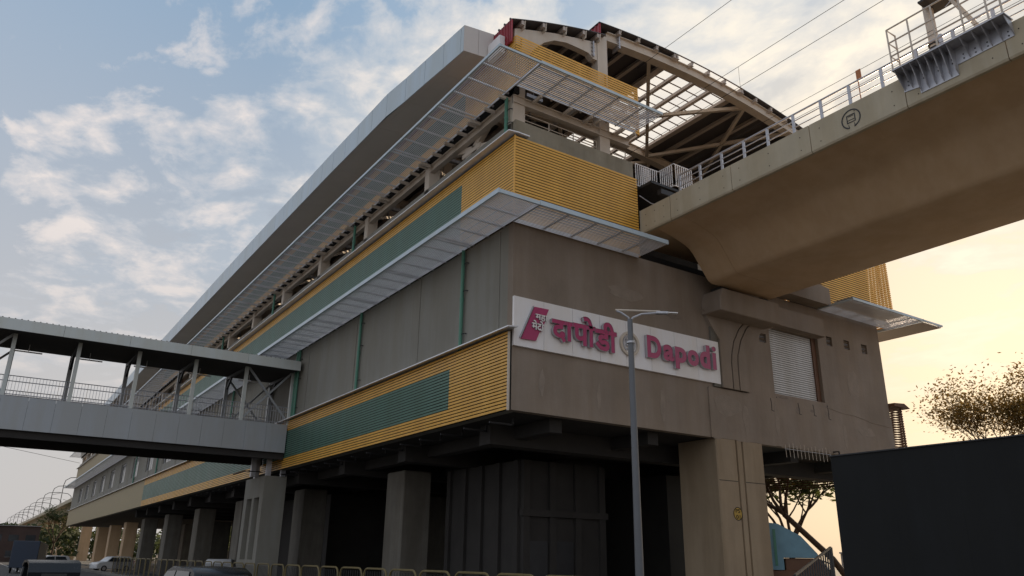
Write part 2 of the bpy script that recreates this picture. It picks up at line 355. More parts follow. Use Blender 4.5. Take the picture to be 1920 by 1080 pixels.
for xx in (.2, 1.6, 3.0, 4.3, 5.9): piece('upright', 'cream_steel', bt, xx, xx+.06, .0, .06, 17.9, 20.1)
for xx in (5.98,): piece('corner_trim', 'yellow_louvre', bt, xx, xx+.05, -.04, .08, 17.9, 20.14)
# right hand band, open at its outer end
br = empty('louvre_band', (16.85, 0, 12.6), parent=st); br['label'] = 'right hand band of yellow slats, open to the sky at its end'
for i in range(33):
    a = 12.6+i*PIT
    piece('slat', 'yellow_louvre', br, 16.86, 22.8, -.036, -.024, a, a+PIT*.66)
    piece('slat', 'yellow_louvre', br, 22.765, 22.8, .0, 60, a, a+PIT*.72)
for xx in (21.3, 22.0, 22.72): piece('upright', 'yellow_louvre', br, xx, xx+.05, 0, .05, 12.6, 16.25)
bs = empty('louvre_band', (21.2, 0, 6.6), parent=st); bs['label'] = 'brown slatted screen on the right flank of the station'
for i in range(22):
    a = 6.04+i*.115
    piece('slat', 'brown_steel', bs, 21.16, 22.2, -.03, 0, a, a+.06)
    piece('slat', 'brown_steel', bs, 22.2, 22.23, .0, 60, a, a+.06)
for i in range(7): piece('slat', 'brown_steel', bs, 21.3, 21.33, 2.0, 60, 5.2+i*.115, 5.26+i*.115)
MB().box(22.14, 22.2, 0, .06, 6.04, 8.6).build('upright', 'brown_steel', bs)
MB().prism([(21.16, 8.6), (22.45, 8.6), (22.0, 8.8), (21.16, 8.74)], 'Y', -.3, 60).build('flashing', 'brown_steel', bs)

# canopies of thin blades ------------------------------------------------
def canopy(label, x0, x1, y0, y1, z, along, n, bars, bw=.040, bh=.010, sheet=None, edge=.07):
    c = empty('canopy', (x0, y0, z), parent=st); c['label'] = label
    e = .05
    for i in range(n):
        t = (i+.5)/n
        if along == 'Y': xx = x0+e+(x1-x0-2*e)*t; piece('blade', 'aluminium', c, xx-bw/2, xx+bw/2, y0+e, y1, z, z+bh)
        else: yy = y0+e+(y1-y0-2*e)*t; piece('blade', 'aluminium', c, x0+e, x1-.02, yy-bw/2, yy+bw/2, z, z+bh)
    if along == 'Y':
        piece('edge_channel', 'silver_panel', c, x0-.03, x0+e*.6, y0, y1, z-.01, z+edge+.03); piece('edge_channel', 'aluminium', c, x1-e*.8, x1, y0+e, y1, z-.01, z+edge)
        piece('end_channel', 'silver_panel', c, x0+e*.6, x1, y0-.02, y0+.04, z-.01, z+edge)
        for b in bars: piece('crossbar', 'aluminium', c, x0+.03, x1+.12, b-.03, b+.03, z+bh+.002, z+bh+.06)
    else:
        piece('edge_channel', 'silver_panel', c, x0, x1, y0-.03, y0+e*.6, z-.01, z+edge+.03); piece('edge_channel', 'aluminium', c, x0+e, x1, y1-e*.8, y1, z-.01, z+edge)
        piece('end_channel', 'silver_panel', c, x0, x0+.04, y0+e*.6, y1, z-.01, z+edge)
        for b in bars: piece('crossbar', 'black_gap', c, b-.02, b+.02, y0+.03, y1+.1, z+bh+.002, z+bh+.06)
    if sheet: MB().box(*sheet, z+.13, z+.15).build('cover_sheet', 'fob_panel', c)
    return c
bars = []
y = -.46
while y < 100:
    bars.append(y)
    if len(bars) % 5 == 4: bars.append(y+.22)
    y += 1.04
canopy('upper side canopy of long thin metal blades', -1.74, -.05, -1.66, YE, 17.9, 'Y', 20, bars)
canopy('upper front canopy of thin metal blades', -.04, 5.72, -1.66, -.05, 17.9, 'X', 16, [1.2, 2.4, 3.6, 4.8], bw=.046, bh=.022)
canopy('lower side canopy of long thin metal blades', -1.66, -.1, -1.66, YE, 12.46, 'Y', 20, [b for b in bars if b < 60], bw=.044, bh=.018, edge=.12)
canopy('lower front canopy of thin metal blades', -.09, 5.62, -1.66, -.06, 12.46, 'X', 17, [1.2, 2.4, 3.6, 4.8], bw=.044, bh=.014, edge=.12)
canopy('right hand front canopy with a pale cover sheet', 16.45, 21.9, -1.85, -.1, 12.46, 'X', 20, [17.6, 18.8, 20., 21.2], bw=.05, bh=.03, sheet=(16.5, 20.9, -1.8, -.9))
cr = canopy('right flank canopy with a closed brown underside', 21.95, 23.55, -1.9, 60, 12.46, 'Y', 10, [])
for k in range(12): MB().box(21.2 if k else 21.9, 23.5, -1.85+k*3.2, 1.33+k*3.2, 12.40, 12.42).build('soffit_panel', 'soffit_panel', cr)

# steel frame: columns, beams, arches ------------------------------------------------
BAY = 6.55; NF = 22
def zc_(x): return 23.0-.012*(x-9.3)**2            # central roof sheet
def zp_(x): return 20.93+.36*x-.018*x*x             # platform roof sheet
def za_(x): return 22.62-.012*(x-9.6)**2            # middle of the arch girder
XR = 17.2
for k in range(NF):
    y = .3+k*BAY
    near = k < 9
    piece('column', 'cream_steel', st, .1, .62, y, y+.4, 15.9, 17.75)
    piece('column', 'cream_steel', st, 4.2, 4.72, y, y+.4, 15.95 if k == 0 else 15.2, 22.3)
    piece('column', 'cream_steel', st, XR-.25, XR+.25, y, y+.4, 15.2, 22.2)
    if k < 11:
        a = MB(); xs = [4.73+i*(XR-.25-4.73)/16 for i in range(17)]
        poly = [(x, za_(x)-.2) for x in xs]+[(x, za_(x)+.2) for x in xs[::-1]]; a.prism(poly, 'Y', y+.05, y+.25)
        for i in range(16):
            xa, xb = xs[i], xs[i+1]
            for zz, hh in ((-.2, -.03), (.2, .03)):
                a.add([(xa, y-.05, za_(xa)+zz), (xb, y-.05, za_(xb)+zz), (xb, y+.35, za_(xb)+zz), (xa, y+.35, za_(xa)+zz), (xa, y-.05, za_(xa)+zz+hh), (xb, y-.05, za_(xb)+zz+hh), (xb, y+.35, za_(xb)+zz+hh), (xa, y+.35, za_(xa)+zz+hh)], [(0, 1, 2, 3), (4, 5, 6, 7), (0, 1, 5, 4), (2, 3, 7, 6)])
        a.build('arch_girder', 'cream_steel', st)
        # haunched arm over the platform
        hp = [(.12, 17.75), (.62, 17.75), (.70, 19.3), (.83, 19.8), (1.05, 20.2), (1.5, 20.66), (2.0, 20.98), (2.6, 21.14), (3.3, 21.15), (3.75, 21.13), (3.95, 20.95), (4.18, 20.95), (4.18, 21.78), (3.84, 21.75), (2.0, 21.32), (.28, 20.78), (.12, 20.7)]
        MB().prism(hp, 'Y', y+.02, y+.3).build('haunch_arm', 'cream_steel', st)
        hq = [(21.2-(p[0]-.1), p[1]) for p in hp]; MB().prism([(XR+.26+(p[0]-XR-.26)*1., p[1]) for p in hq if p[0] > XR+.26], 'Y', y+.02, y+.3).build('haunch_arm', 'cream_steel', st)
        # bolted splice plates
        for xx, zz in ((3.92, 21.42), (5.35, za_(5.35))):
            piece('splice_plate', 'galvanised', st, xx, xx+.05, y-.08, y+.38, zz-.42, zz+.32)
            if k == 0:
                for j in range(4): MB().tube([(xx-.05, y-.03, zz-.32+j*.19), (xx+.1, y-.03, zz-.32+j*.19)], .035, 6).build('bolt', 'galvanised', st)
    if k < 10:      # roof plane bracing
        for xa, xb in ((7.4, 13.1), (13.6, 7.6), (13.6, 16.9), (5.0, 7.4), (16.6, 13.1)):
            MB().beam((xa, y+.3, za_(xa)-.12), (xb, y+BAY, za_(xb)-.12), .16, .16).build('roof_brace', 'cream_steel', st)
    if k < 10:
        MB().beam((4.45, y+.4, 19.6), (4.45, y+BAY, 19.6), .15, .2).build('tie_beam', 'cream_steel', st)
        MB().beam((.45, y+.4, 17.9), (4.3, y+BAY, 21.3), .14, .14).build('roof_brace', 'cream_steel', st)
        MB().tube([(2.4, y+2, 21.2), (2.4, y+2, 19.6)], .02, 5).box(2.0, 2.8, y+1.9, y+2.1, 19.45, 19.6).build('hanging_light_fitting', 'galvanised', st)
for (x0, x1, y0, y1) in ((.12, .36, .7, YE-2), (20.8, 21.04, .7, 70)): MB().box(x0, x1, y0, y1, 17.4, 17.43).box(x0, x1, y0, y1, 17.72, 17.75).box(x0+.09, x1-.09, y0, y1, 17.43, 17.72).build('eaves_beam', 'cream_steel', st)
MB().box(.1, 5.75, .24, .5, 17.43, 17.46).box(.1, 5.75, .24, .5, 17.72, 17.75).box(.1, 5.75, .34, .40, 17.46, 17.72).build('eaves_beam', 'cream_steel', st)
for b in bars[1::1]:
    if b < 45 and b > .4: piece('outrigger', 'cream_steel', st, -.35, .12, b-.05, b+.05, 17.62, 17.74)
for xx in (.9, 2.3, 3.3, 3.7, 4.9, 5.5): piece('outrigger', 'cream_steel', st, xx, xx+.08, -.3, .24, 17.62, 17.74)
MB().beam((.45, 4.6, 16.5), (.45, 1.2, 18.6), .2, .26).beam((.45, 1.5, 16.5), (.45, 6.2, 17.9), .2, .22).build('bay_brace', 'cream_steel', st)
piece('gusset', 'cream_steel', st, .33, .40, 3.0, 4.4, 16.95, 17.15)
# roof sheets: folded sheets running along X
def sheet_strip(name, mat, fz, x0, x1, y0, y1, n=10, th=.03, parent=st):
    mb = MB(); xs = [x0+(x1-x0)*i/n for i in range(n+1)]
    mb.prism([(x, fz(x)) for x in xs]+[(x, fz(x)+th) for x in xs[::-1]], 'Y', y0, y1); return mb.build(name, mat, parent)
roof = empty('roof', (10.5, 10, 21), parent=st)
sheet_strip('roof_sheet', 'roof_sheet', zp_, -.15, 4.5, .08, YE, parent=roof)
sheet_strip('roof_sheet', 'roof_sheet', zc_, 4.15, 8.72, .08, YE, parent=roof)
sheet_strip('roof_sheet', 'roof_sheet', zc_, 12.98, 17.55, .08, YE, parent=roof)
sheet_strip('roof_sheet', 'roof_sheet', lambda x: 21.75-.09*(x-17.3), 17.2, 21.35, .08, YE, parent=roof)
MB().box(4.20, 4.24, .1, YE, 22.1, 22.66).build('step_cladding', 'red_sheet', roof)
for k in range(40): piece('sheet_rib', 'red_sheet', roof, 4.165, 4.20, .12+k*.22, .17+k*.22, 22.1, 22.66)
MB().box(-.13, -.1, .12, YE, 19.9, 20.9).build('side_cladding', 'red_sheet', roof)
for k in range(24): piece('sheet_rib', 'red_sheet', roof, -.165, -.13, .12+k*.11, .16+k*.11, 19.9, 20.9)
MB().box(-.40, -.17, .55, 1.38, 19.6, 20.35).build('gutter_end', 'white_panel', roof)
for k in range(50): piece('sheet_crest', 'roof_sheet', roof, -.17, -.1, .2+k*.4, .26+k*.4, 20.93, 21.0)
# purlins
px = [5.3+1.08*i for i in range(11)]
for x in px+[8.72, 12.98]: MB().box(x-.04, x+.04, .1, 72, zc_(x)-.2, zc_(x)-.02).box(x-.09, x+.09, .1, 72, zc_(x)-.22, zc_(x)-.2).build('purlin', 'purlin_steel', roof)
for x in px:
    MB().prism([(.12, za_(x)+.22), (.3, za_(x)+.22), (.3, zc_(x)-.03), (.05, zc_(x)-.03)], 'X', x+.05, x+.07).build('cleat', 'cream_steel', roof)
for x in (.35, 1.35, 2.35, 3.35, 4.1): MB().box(x-.06, x+.06, .1, 72, zp_(x)-.2, zp_(x)-.02).build('purlin', 'purlin_steel', roof); MB().prism([(.1, zp_(x)-.35), (.34, zp_(x)-.35), (.34, zp_(x)-.02), (.06, zp_(x)-.02)], 'X', x+.07, x+.1).build('cleat', 'cream_steel', roof)
for x in (18.2, 19.2, 20.2): MB().box(x-.06, x+.06, .1, 72, 21.4-.09*(x-17.3), 21.6-.09*(x-17.3)).build('purlin', 'purlin_steel', roof)
# skylight panels
sxs = [8.72, 9.62, 10.70, 11.78, 12.98]
for i in range(4):
    a, b = sxs[i]+.02, sxs[i+1]-.02
    for j in range(72):
        y0 = .1+j*.585
        mb = MB(); q = [(a, y0, zc_(a)+.02), (b, y0, zc_(b)+.02), (b, y0+.56, zc_(b)+.02), (a, y0+.56, zc_(a)+.02)]
        mb.add(q, [(0, 1, 2, 3)]); mb.build('skylight_panel', 'skylight', roof)
    mb = MB()
    mb.add([(a, 42.3, zc_(a)+.02), (b, 42.3, zc_(b)+.02), (b, YE, zc_(b)+.02), (a, YE, zc_(a)+.02)], [(0, 1, 2, 3)])
    mb.build('skylight_panel', 'skylight', roof)
for j in range(110):
    y0 = .1+j*.585
    mb = MB()
    for i in range(4): mb.beam((sxs[i], y0-.02, zc_(sxs[i])-.01), (sxs[i+1], y0-.02, zc_(sxs[i+1])-.01), .04, .04)
    mb.build('glazing_bar', 'brown_steel', roof)
# tapered eaves fascia and soffit of metal panels
fpts = [(-1.38, 1.56), (-1.44, 2.51), (-1.58, 4.4), (-1.68, 5.97), (-1.83, 7.54), (-1.90, 14.2), (-1.95, 30), (-1.98, 58), (-1.98, YE)]
def fx(y):
    for (a, b), (c, d) in zip(fpts, fpts[1:]):
        if b <= y <= d: return a+(c-a)*(y-b)/(d-b)
    return fpts[-1][0]
fa = empty('eaves_fascia', (-1.5, 1.5, 19.9), parent=st); fa['label'] = 'long silver panelled eaves box bending inward at its near end'
ZB, ZT = 19.83, 21.0
y = 1.56; brk = [1.56, 1.78, 3.0, 4.4, 5.97, 7.54]
while brk[-1] < YE-1.6: brk.append(brk[-1]+1.55)
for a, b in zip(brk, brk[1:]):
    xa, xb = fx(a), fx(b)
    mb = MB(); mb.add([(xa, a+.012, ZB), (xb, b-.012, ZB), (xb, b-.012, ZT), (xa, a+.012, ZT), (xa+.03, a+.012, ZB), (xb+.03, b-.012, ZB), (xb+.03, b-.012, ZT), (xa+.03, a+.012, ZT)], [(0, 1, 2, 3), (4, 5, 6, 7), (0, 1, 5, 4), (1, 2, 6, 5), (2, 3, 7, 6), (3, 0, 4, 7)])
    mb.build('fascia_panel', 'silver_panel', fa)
for xa, xb in ((-1.38, -.78), (-.772, -.06)):
    ya, yb = 1.56-.13*(xa+1.38), 1.56-.13*(xb+1.38)
    mb = MB(); mb.add([(xa+.004, ya, ZB), (xb, yb, ZB), (xb, yb, ZT), (xa+.004, ya, ZT), (xa+.004, ya+.03, ZB), (xb, yb+.03, ZB), (xb, yb+.03, ZT), (xa+.004, ya+.03, ZT)], [(0, 1, 2, 3), (4, 5, 6, 7), (0, 1, 5, 4), (1, 2, 6, 5), (2, 3, 7, 6), (3, 0, 4, 7)])
    mb.build('fascia_panel', 'soffit_panel', fa)
sb = [1.56, 3.4, 5.97, 8.6]
while sb[-1] < YE-4.8: sb.append(sb[-1]+4.8)
for a, b in zip(sb, sb[1:]):
    a2 = a+(.004 if a > 1.6 else 0)
    xa, xb = fx(a), fx(b); q = .27
    MB().add([(xa+.031, a2, ZB+.002), (xa+q, a2, ZB+.03), (xb+q, b-.006, ZB+.03), (xb+.031, b-.006, ZB+.002), (xa+.031, a2, ZB+.02), (xa+q, a2, ZB+.05), (xb+q, b-.006, ZB+.05), (xb+.031, b-.006, ZB+.02)], [(0, 1, 2, 3), (4, 5, 6, 7), (0, 1, 5, 4), (1, 2, 6, 5), (2, 3, 7, 6), (3, 0, 4, 7)]).build('soffit_trim', 'soffit_panel', fa)
    MB().add([(xa+q+.006, a2, ZB+.03), (-.05, a2, ZB+.16), (-.05, b-.006, ZB+.16), (xb+q+.006, b-.006, ZB+.03), (xa+q+.006, a2, ZB+.05), (-.05, a2, ZB+.18), (-.05, b-.006, ZB+.18), (xb+q+.006, b-.006, ZB+.05)], [(0, 1, 2, 3), (4, 5, 6, 7), (0, 1, 5, 4), (1, 2, 6, 5), (2, 3, 7, 6), (3, 0, 4, 7)]).build('soffit_board', 'soffit_panel', fa)
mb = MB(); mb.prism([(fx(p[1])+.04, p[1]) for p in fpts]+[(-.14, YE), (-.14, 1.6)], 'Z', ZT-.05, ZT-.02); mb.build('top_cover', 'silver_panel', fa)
# platform-end handrails seen over the parapet
def rail(name, pts, zb, hs, post_gap, mat, parent, pr=.022, rr=.02):
    o = empty(name, (*pts[0], zb), parent=parent)
    for h in hs: MB().tube([(*p, zb+h) for p in pts], rr, 6).build('rail', mat, o)
    for (a, b) in zip(pts, pts[1:]):
        a = Vector(a); b = Vector(b); n = max(1, round((b-a).length/post_gap))
        for i in range(n+1 if (b-a).length else 0):
            p = a+(b-a)*i/n; MB().tube([(p.x, p.y, zb), (p.x, p.y, zb+hs[-1])], pr, 6).build('post', mat, o)
    return o
rail('handrail', [(.66, .45), (4.15, .45)], 16.55, (.2, .4, .66), 1.15, 'cream_steel', st)
rail('handrail', [(4.8, .45), (5.65, .45)], 16.55, (.2, .4, .66), .85, 'cream_steel', st)
# green downpipes
def pipe(y, z0, z1, x=-.11):
    p = MB().tube([(x, y, z0), (x, y, z1)], .07, 10).build('downpipe', 'green_pipe', st, smooth=True)
    MB().tube([(x, y, (z0+z1)/2-.06), (x, y, (z0+z1)/2+.06)], .082, 10).build('collar', 'green_pipe', p, smooth=True)
    for zz in (z0+.6, (z0+z1)/2+.3, z1-.55):
        MB().tube([(x, y-.08, zz), (x+.02, y-.24, zz), (x+.1, y-.26, zz)], .018, 5).build('pipe_clamp', 'dark_metal', p)
for yy in (3.2, 12.7, 21.25, 35, 48, 61, 74): pipe(yy, 8.6, 12.45)
pipe(21.6, 8.6, 12.45)
for yy in (.58, 14.8, 28.1, 41): pipe(yy, 15.98, 17.7, -.02)
# small objects under the front edge
ab = empty('antenna_rods', (16, -.1, 5.9), parent=st)
MB().tube([(13.1, -.12, 5.95), (16.1, -.12, 5.95)], .012, 5).build('bar', 'galvanised', ab)
for k in range(13): MB().tube([(13.15+k*.24, -.12, 6.12+.05*(k % 3)), (13.17+k*.24, -.12, 5.62+.03*(k % 2))], .012, 5).build('rod', 'cream_steel', ab)
# platform edge walls, and added screens that block sun to darken the interior
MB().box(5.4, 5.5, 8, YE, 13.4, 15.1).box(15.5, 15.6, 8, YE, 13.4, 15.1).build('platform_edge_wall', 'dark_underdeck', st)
MB().box(20.6, 20.7, 2, YE, 16.6, 21.2).box(17.28, 17.34, .5, YE, 21.3, 22.22).box(17.28, 17.34, 7, YE, 15.4, 21.3).build('sun_blocking_screen', 'dark_underdeck', st)
# narrow steel piers under the concourse
for yy in [13.1*k+13 for k in range(9)]:
    for xx in (3.0, 17.6): MB().box(xx-.7, xx+.7, yy-.9, yy+.9, GZ, 5.34).build('pier', 'girder_paint' if yy > 90 else 'raw_concrete', st, bevel=.05)

# ------------------------------------------------------------------ cctv camera
cc = empty('security_camera', (16.6, -.2, 5.9), 'small dark camera on a bracket under the wall edge beside the dark hoarding', 'camera')
MB().tube([(16.4, -.05, 6.1), (16.4, -.3, 6.1), (16.5, -.3, 5.7)], .035, 8).build('bracket', 'dark_metal', cc)
MB().box(16.4, 16.8, -.38, -.22, 5.55, 5.68).build('housing', 'dark_metal', cc, bevel=.02)

# ------------------------------------------------------------------ main sign
sg = empty('station_sign', (4.8, -.08, 8.12), 'long white name board with raised magenta lettering on the front wall', 'sign')
for k in range(8):
    x0 = .0+k*1.21; x1 = x0+1.196
    piece('sign_panel', 'white_panel', sg, x0, x1, -.10, -.002, 8.12, 9.8)
def glyph(body, x0, x1, z0, z1, off=.03, depth=.115, y=-.12, name='letter', mat='magenta_letter', side='letter_side', shear=0, par_=None):
    c = bpy.data.curves.new('g', 'FONT'); c.body = body; c.size = 1; c.offset = off; c.extrude = .5; c.resolution_u = 6
    t = bpy.data.objects.new('g', c); COL.objects.link(t); bpy.context.view_layer.update()
    me = bpy.data.meshes.new_from_object(t.evaluated_get(bpy.context.evaluated_depsgraph_get()))
    bpy.data.objects.remove(t)
    xs = [v.co.x for v in me.vertices]; ys_ = [v.co.y for v in me.vertices]
    ax, bx, ay, by = min(xs), max(xs), min(ys_), max(ys_)
    for v in me.vertices:
        X = x0+(v.co.x-ax)/(bx-ax)*(x1-x0); Z = z0+(v.co.y-ay)/(by-ay)*(z1-z0); X += shear*(Z-z0)
        v.co = Vector((X, y-(v.co.z+.5)*depth, Z))
    par = list(range(len(me.vertices)))          # overlapping strokes get fronts a few millimetres apart
    def find(i):
        while par[i] != i: par[i] = par[par[i]]; i = par[i]
        return i
    for e_ in me.edges: par[find(e_.vertices[0])] = find(e_.vertices[1])
    roots = sorted({find(i) for i in range(len(par))}); ix = {q: n for n, q in enumerate(roots)}
    if name == 'letter':
      for v in me.vertices: v.co.y -= .0035*ix[find(v.index)] + (.002 if x0 > 2 and x0 < 3 else 0)
    me.materials.clear(); me.materials.append(MT[mat]); me.materials.append(MT[side])
    me.update()
    for p in me.polygons: p.material_index = 0 if abs(p.normal.y) > .9 else 1; p.use_smooth = False
    o = bpy.data.objects.new(name, me); COL.objects.link(o); adopt(o, par_ or sg); return o
glyph('दा', 1.43, 2.34, 8.48, 9.24, .036)
glyph('पो', 2.31, 3.30, 8.50, 9.56, .036)
glyph('डी', 3.27, 4.28, 8.46, 9.53, .036)
for ch, a, b, c, d in (('D', 5.72, 6.42, 8.57, 9.41), ('a', 6.49, 7.06, 8.57, 9.19), ('p', 7.12, 7.72, 8.36, 9.20), ('o', 7.77, 8.38, 8.58, 9.2), ('d', 8.43, 9.0, 8.58, 9.52), ('i', 9.11, 9.34, 8.6, 9.52)):
    glyph(ch, a, b, c, d, .045 if ch != 'i' else .02)
lg = MB().prism([(.25, 8.36), (.84, 8.38), (1.0, 8.74), (1.08, 8.74), (1.2, 9.1), (1.15, 9.1), (1.36, 9.55), (.77, 9.54)], 'Y', -.17, -.101).build('logo_plate', 'magenta_letter', sg)
MB().prism([(.20, 8.40), (.23, 8.40), (.75, 9.56), (.72, 9.56)], 'Y', -.18, -.101).build('logo_edge', 'letter_side', sg)
for b_, x0, x1, z0, z1 in (('महा', .78, 1.28, 9.06, 9.29), ('मे', .64, .86, 8.74, 9.06), ('टो', .84, 1.12, 8.74, 9.06)): glyph(b_, x0, x1, z0, z1, .02, .05, -.172, 'logo_letter', 'white_panel')
MB().beam((.93, -.2, 8.74), (.98, -.2, 8.80), .04, .03, (0, 1, 0)).beam((1.03, -.2, 8.74), (.98, -.2, 8.80), .04, .03, (0, 1, 0)).build('logo_letter', 'white_panel', sg)
def ring(cx, cz, ro, ri, y0, y1, a0=0, a1=360, n=40):
    mb = MB(); full = a1-a0 >= 360; m_ = n if full else n+1; k = 0
    for i in range(m_):
        t = R(a0+(a1-a0)*i/n); c, s_ = math.cos(t), math.sin(t)
        mb.v += [(cx+ro*c, y0, cz+ro*s_), (cx+ri*c, y0, cz+ri*s_), (cx+ro*c, y1, cz+ro*s_), (cx+ri*c, y1, cz+ri*s_)]
    for i in range(n):
        a = 4*i; b = 4*((i+1) % m_)
        mb.f += [(a, a+1, b+1, b), (a+2, b+2, b+3, a+3), (a, b, b+2, a+2), (a+1, a+3, b+3, b+1)]
    return mb
ring(4.95, 8.95, .45, .36, -.19, -.101).build('emblem_ring', 'cream_steel', sg)
mb = ring(4.95, 8.95, .30, .24, -.15, -.101, -60, 240, 24)
mb.build('emblem_inner_ring', 'letter_side', sg)
MB().box(4.80, 5.10, -.16, -.101, 8.86, 8.9).box(4.80, 4.84, -.16, -.101, 8.9, 9.12).box(5.06, 5.1, -.16, -.101, 8.9, 9.12).box(4.84, 5.06, -.16, -.101, 9.08, 9.12).box(4.86, 4.9, -.16, -.101, 8.72, 8.80).box(5.0, 5.04, -.16, -.101, 8.72, 8.80).build('emblem_train', 'letter_side', sg)

# ------------------------------------------------------------------ pier with hammerhead
pr = empty('viaduct_pier', (10.5, 0, GZ), 'big beige concrete pier with twin grooves carrying the viaduct end at the station front', 'pier')
gz = [(9.2, 1.9), (9.2, 0), (9.24, -.04), (10.26, -.04), (10.27, .03), (10.35, .03), (10.36, -.04), (10.60, -.04), (10.61, .03), (10.69, .03), (10.70, -.04), (11.8, -.04), (11.84, 0), (11.84, 1.9)]
MB().prism(gz, 'Z', GZ, 6.035).build('column', 'pier_paint', pr)
mk('ochre_mark', (.42, .27, .05), .7)
mm = MB().tube([(10.1, -.041, 3.32), (10.1, -.047, 3.32)], .24, 28).build('number_disc', 'ochre_mark', pr)
ring(10.1, 3.32, .24, .215, -.053, -.047).build('disc_ring', 'black_gap', mm)
glyph('P5', 9.98, 10.22, 3.35, 3.49, .01, .004, -.048, 'number', 'black_gap', 'black_gap', 0, mm)
glyph('01', 9.99, 10.21, 3.14, 3.28, .01, .004, -.048, 'number', 'black_gap', 'black_gap', 0, mm)
for z_ in (4.48,): MB().box(9.24, 10.26, -.044, -.041, z_, z_+.025).box(10.70, 11.8, -.044, -.041, z_, z_+.025).build('pour_joint', 'dark_underdeck', pr)
e1 = [(10.27, 8.0), (10.27, 9.11), (10.32, 9.42), (10.51, 9.98), (10.86, 10.53), (11.36, 11.0)]
e2 = [(10.64, 8.0), (10.64, 9.12), (10.68, 9.42), (10.93, 10.08), (11.32, 10.64), (11.74, 11.0)]
ed = [(11.27, 8.0), (11.3, 9.27), (11.47, 9.79), (11.83, 10.25), (12.34, 10.67), (12.96, 10.93), (13.1, 11.0)]
def shift(p, d): return [(a+d, b) for a, b in p]
gw = .07
MB().prism([(9.72, 8.0)]+e1+[(8.9, 11.0), (9.3, 10.4), (9.72, 9.9)], 'Y', -.16, -.001).build('shaft_face', 'wall_warm_lit', pr)
MB().prism(shift(e1, gw)+e2[::-1], 'Y', -.16, -.001).build('shaft_face', 'wall_warm_lit', pr)
MB().prism(shift(e2, gw)+ed[::-1], 'Y', -.16, -.001).build('shaft_face', 'wall_warm_lit', pr)
MB().prism([(9.3, 8.0), (11.27, 8.0), (11.3, 9.27), (11.47, 9.79), (11.8, 10.2), (11.8, 10.9), (9.3, 10.9)], 'Y', -.09, -.002).build('shaft_core', 'raw_concrete', pr)
MB().prism([(8.95, 10.8), (12.5, 10.8), (12.5, 11.72), (9.15, 11.72), (8.95, 11.3)], 'Y', -1.0, 0.0).build('cap_beam', 'wall_warm_lit', pr, bevel=.03)
MB().box(12.5, 16.4, -.35, -.001, 11.1, 11.9).build('lintel_beam', 'wall_warm_lit', pr)
for xx in (9.25, 11.6): MB().box(xx, xx+.5, -.8, -.3, 11.72, 11.86).build('bearing', 'dark_metal', pr)

# ------------------------------------------------------------------ viaduct
va = empty('viaduct', (10.5, -20, 11.8), 'beige concrete railway viaduct running out of the station over the right side', 'viaduct')
half = [(4.60, 13.78), (4.60, 13.56), (4.45, 13.52), (3.6, 13.36), (3.0, 13.18), (2.78, 13.06), (2.62, 12.92), (1.95, 12.06), (1.85, 11.95), (1.68, 11.88)]
CX = 10.5
poly = [(CX-a, z) for a, z in half]+[(CX+a, z) for a, z in half[::-1]]
def loft(poly, ys, insets):
    mb = MB(); n = len(poly)
    for y in ys: mb.v += [(p[0], y, p[1]) for p in poly]
    for i in range(len(ys)-1):
        for j in range(n): a = i*n+j; b = i*n+(j+1) % n; mb.f.append((a, b, b+n, a+n))
    mb.f += [tuple(range(n)), tuple(range((len(ys)-1)*n, len(ys)*n))[::-1]]
    return mb
loft(poly, [-.75, -2.1], None).build('box_girder', 'girder_paint', va, smooth=True)
loft(poly, [-2.11, -45], None).build('box_girder', 'girder_paint', va, smooth=True)
MB().box(5.9, 15.1, -.745, 1.0, 13.55, 13.78).build('deck_end', 'girder_paint', va)
MB().prism([(12.9, 12.5), (16.6, 12.5), (16.6, 13.3), (15.0, 13.5), (12.9, 13.1)], 'Y', -.7, -.05).build('end_diaphragm', 'wall_warm_lit', va)
pj = [0, -1.66, -4.56, -7.69, -10.75, -12.78-.6]
while pj[-1] > -44: pj.append(pj[-1]-3.05)
for a, b in zip(pj, pj[1:]):
    for s_ in (-1, 1):
        xo = CX+s_*4.65; xi = CX+s_*4.5
        pl = [(xo, 13.56), (xo-s_*.03, 13.50), (xi, 13.50), (xi, 14.45), (xo-s_*.0, 14.47)]
        o = MB().prism(pl, 'Y', b+.012, a-.012).build('parapet_panel', 'girder_panel', va)
        if s_ < 0 and a > -14:
            for hy in (a-.35, (a+b)/2, b+.35):
                for hz in (13.75, 14.2): MB().tube([(xo-.006, hy, hz), (xo+.01, hy, hz)], .018, 6).build('tie_hole', 'black_gap', o)
# parapet railing
py = [-2.15, -3.16, -4.17, -5.15, -6.13, -7.14, -8.15, -9.12, -10.15]
for y in py+[-11.2-1.02*k for k in range(30)]:
    piece('railing_post', 'galvanised', va, 5.88, 5.94, y-.04, y+.04, 14.45, 15.12)
    piece('railing_post', 'galvanised', va, 15.06, 15.12, y-.04, y+.04, 14.45, 15.12)
for z_, r_ in ((15.14, .032), (14.9, .018), (14.68, .018)):
    MB().tube([(5.91, -2.1, z_), (5.91, -44, z_)], r_, 8).build('railing_bar', 'galvanised', va, smooth=True)
    MB().tube([(15.09, -2.1, z_), (15.09, -44, z_)], r_, 8).build('railing_bar', 'galvanised', va, smooth=True)
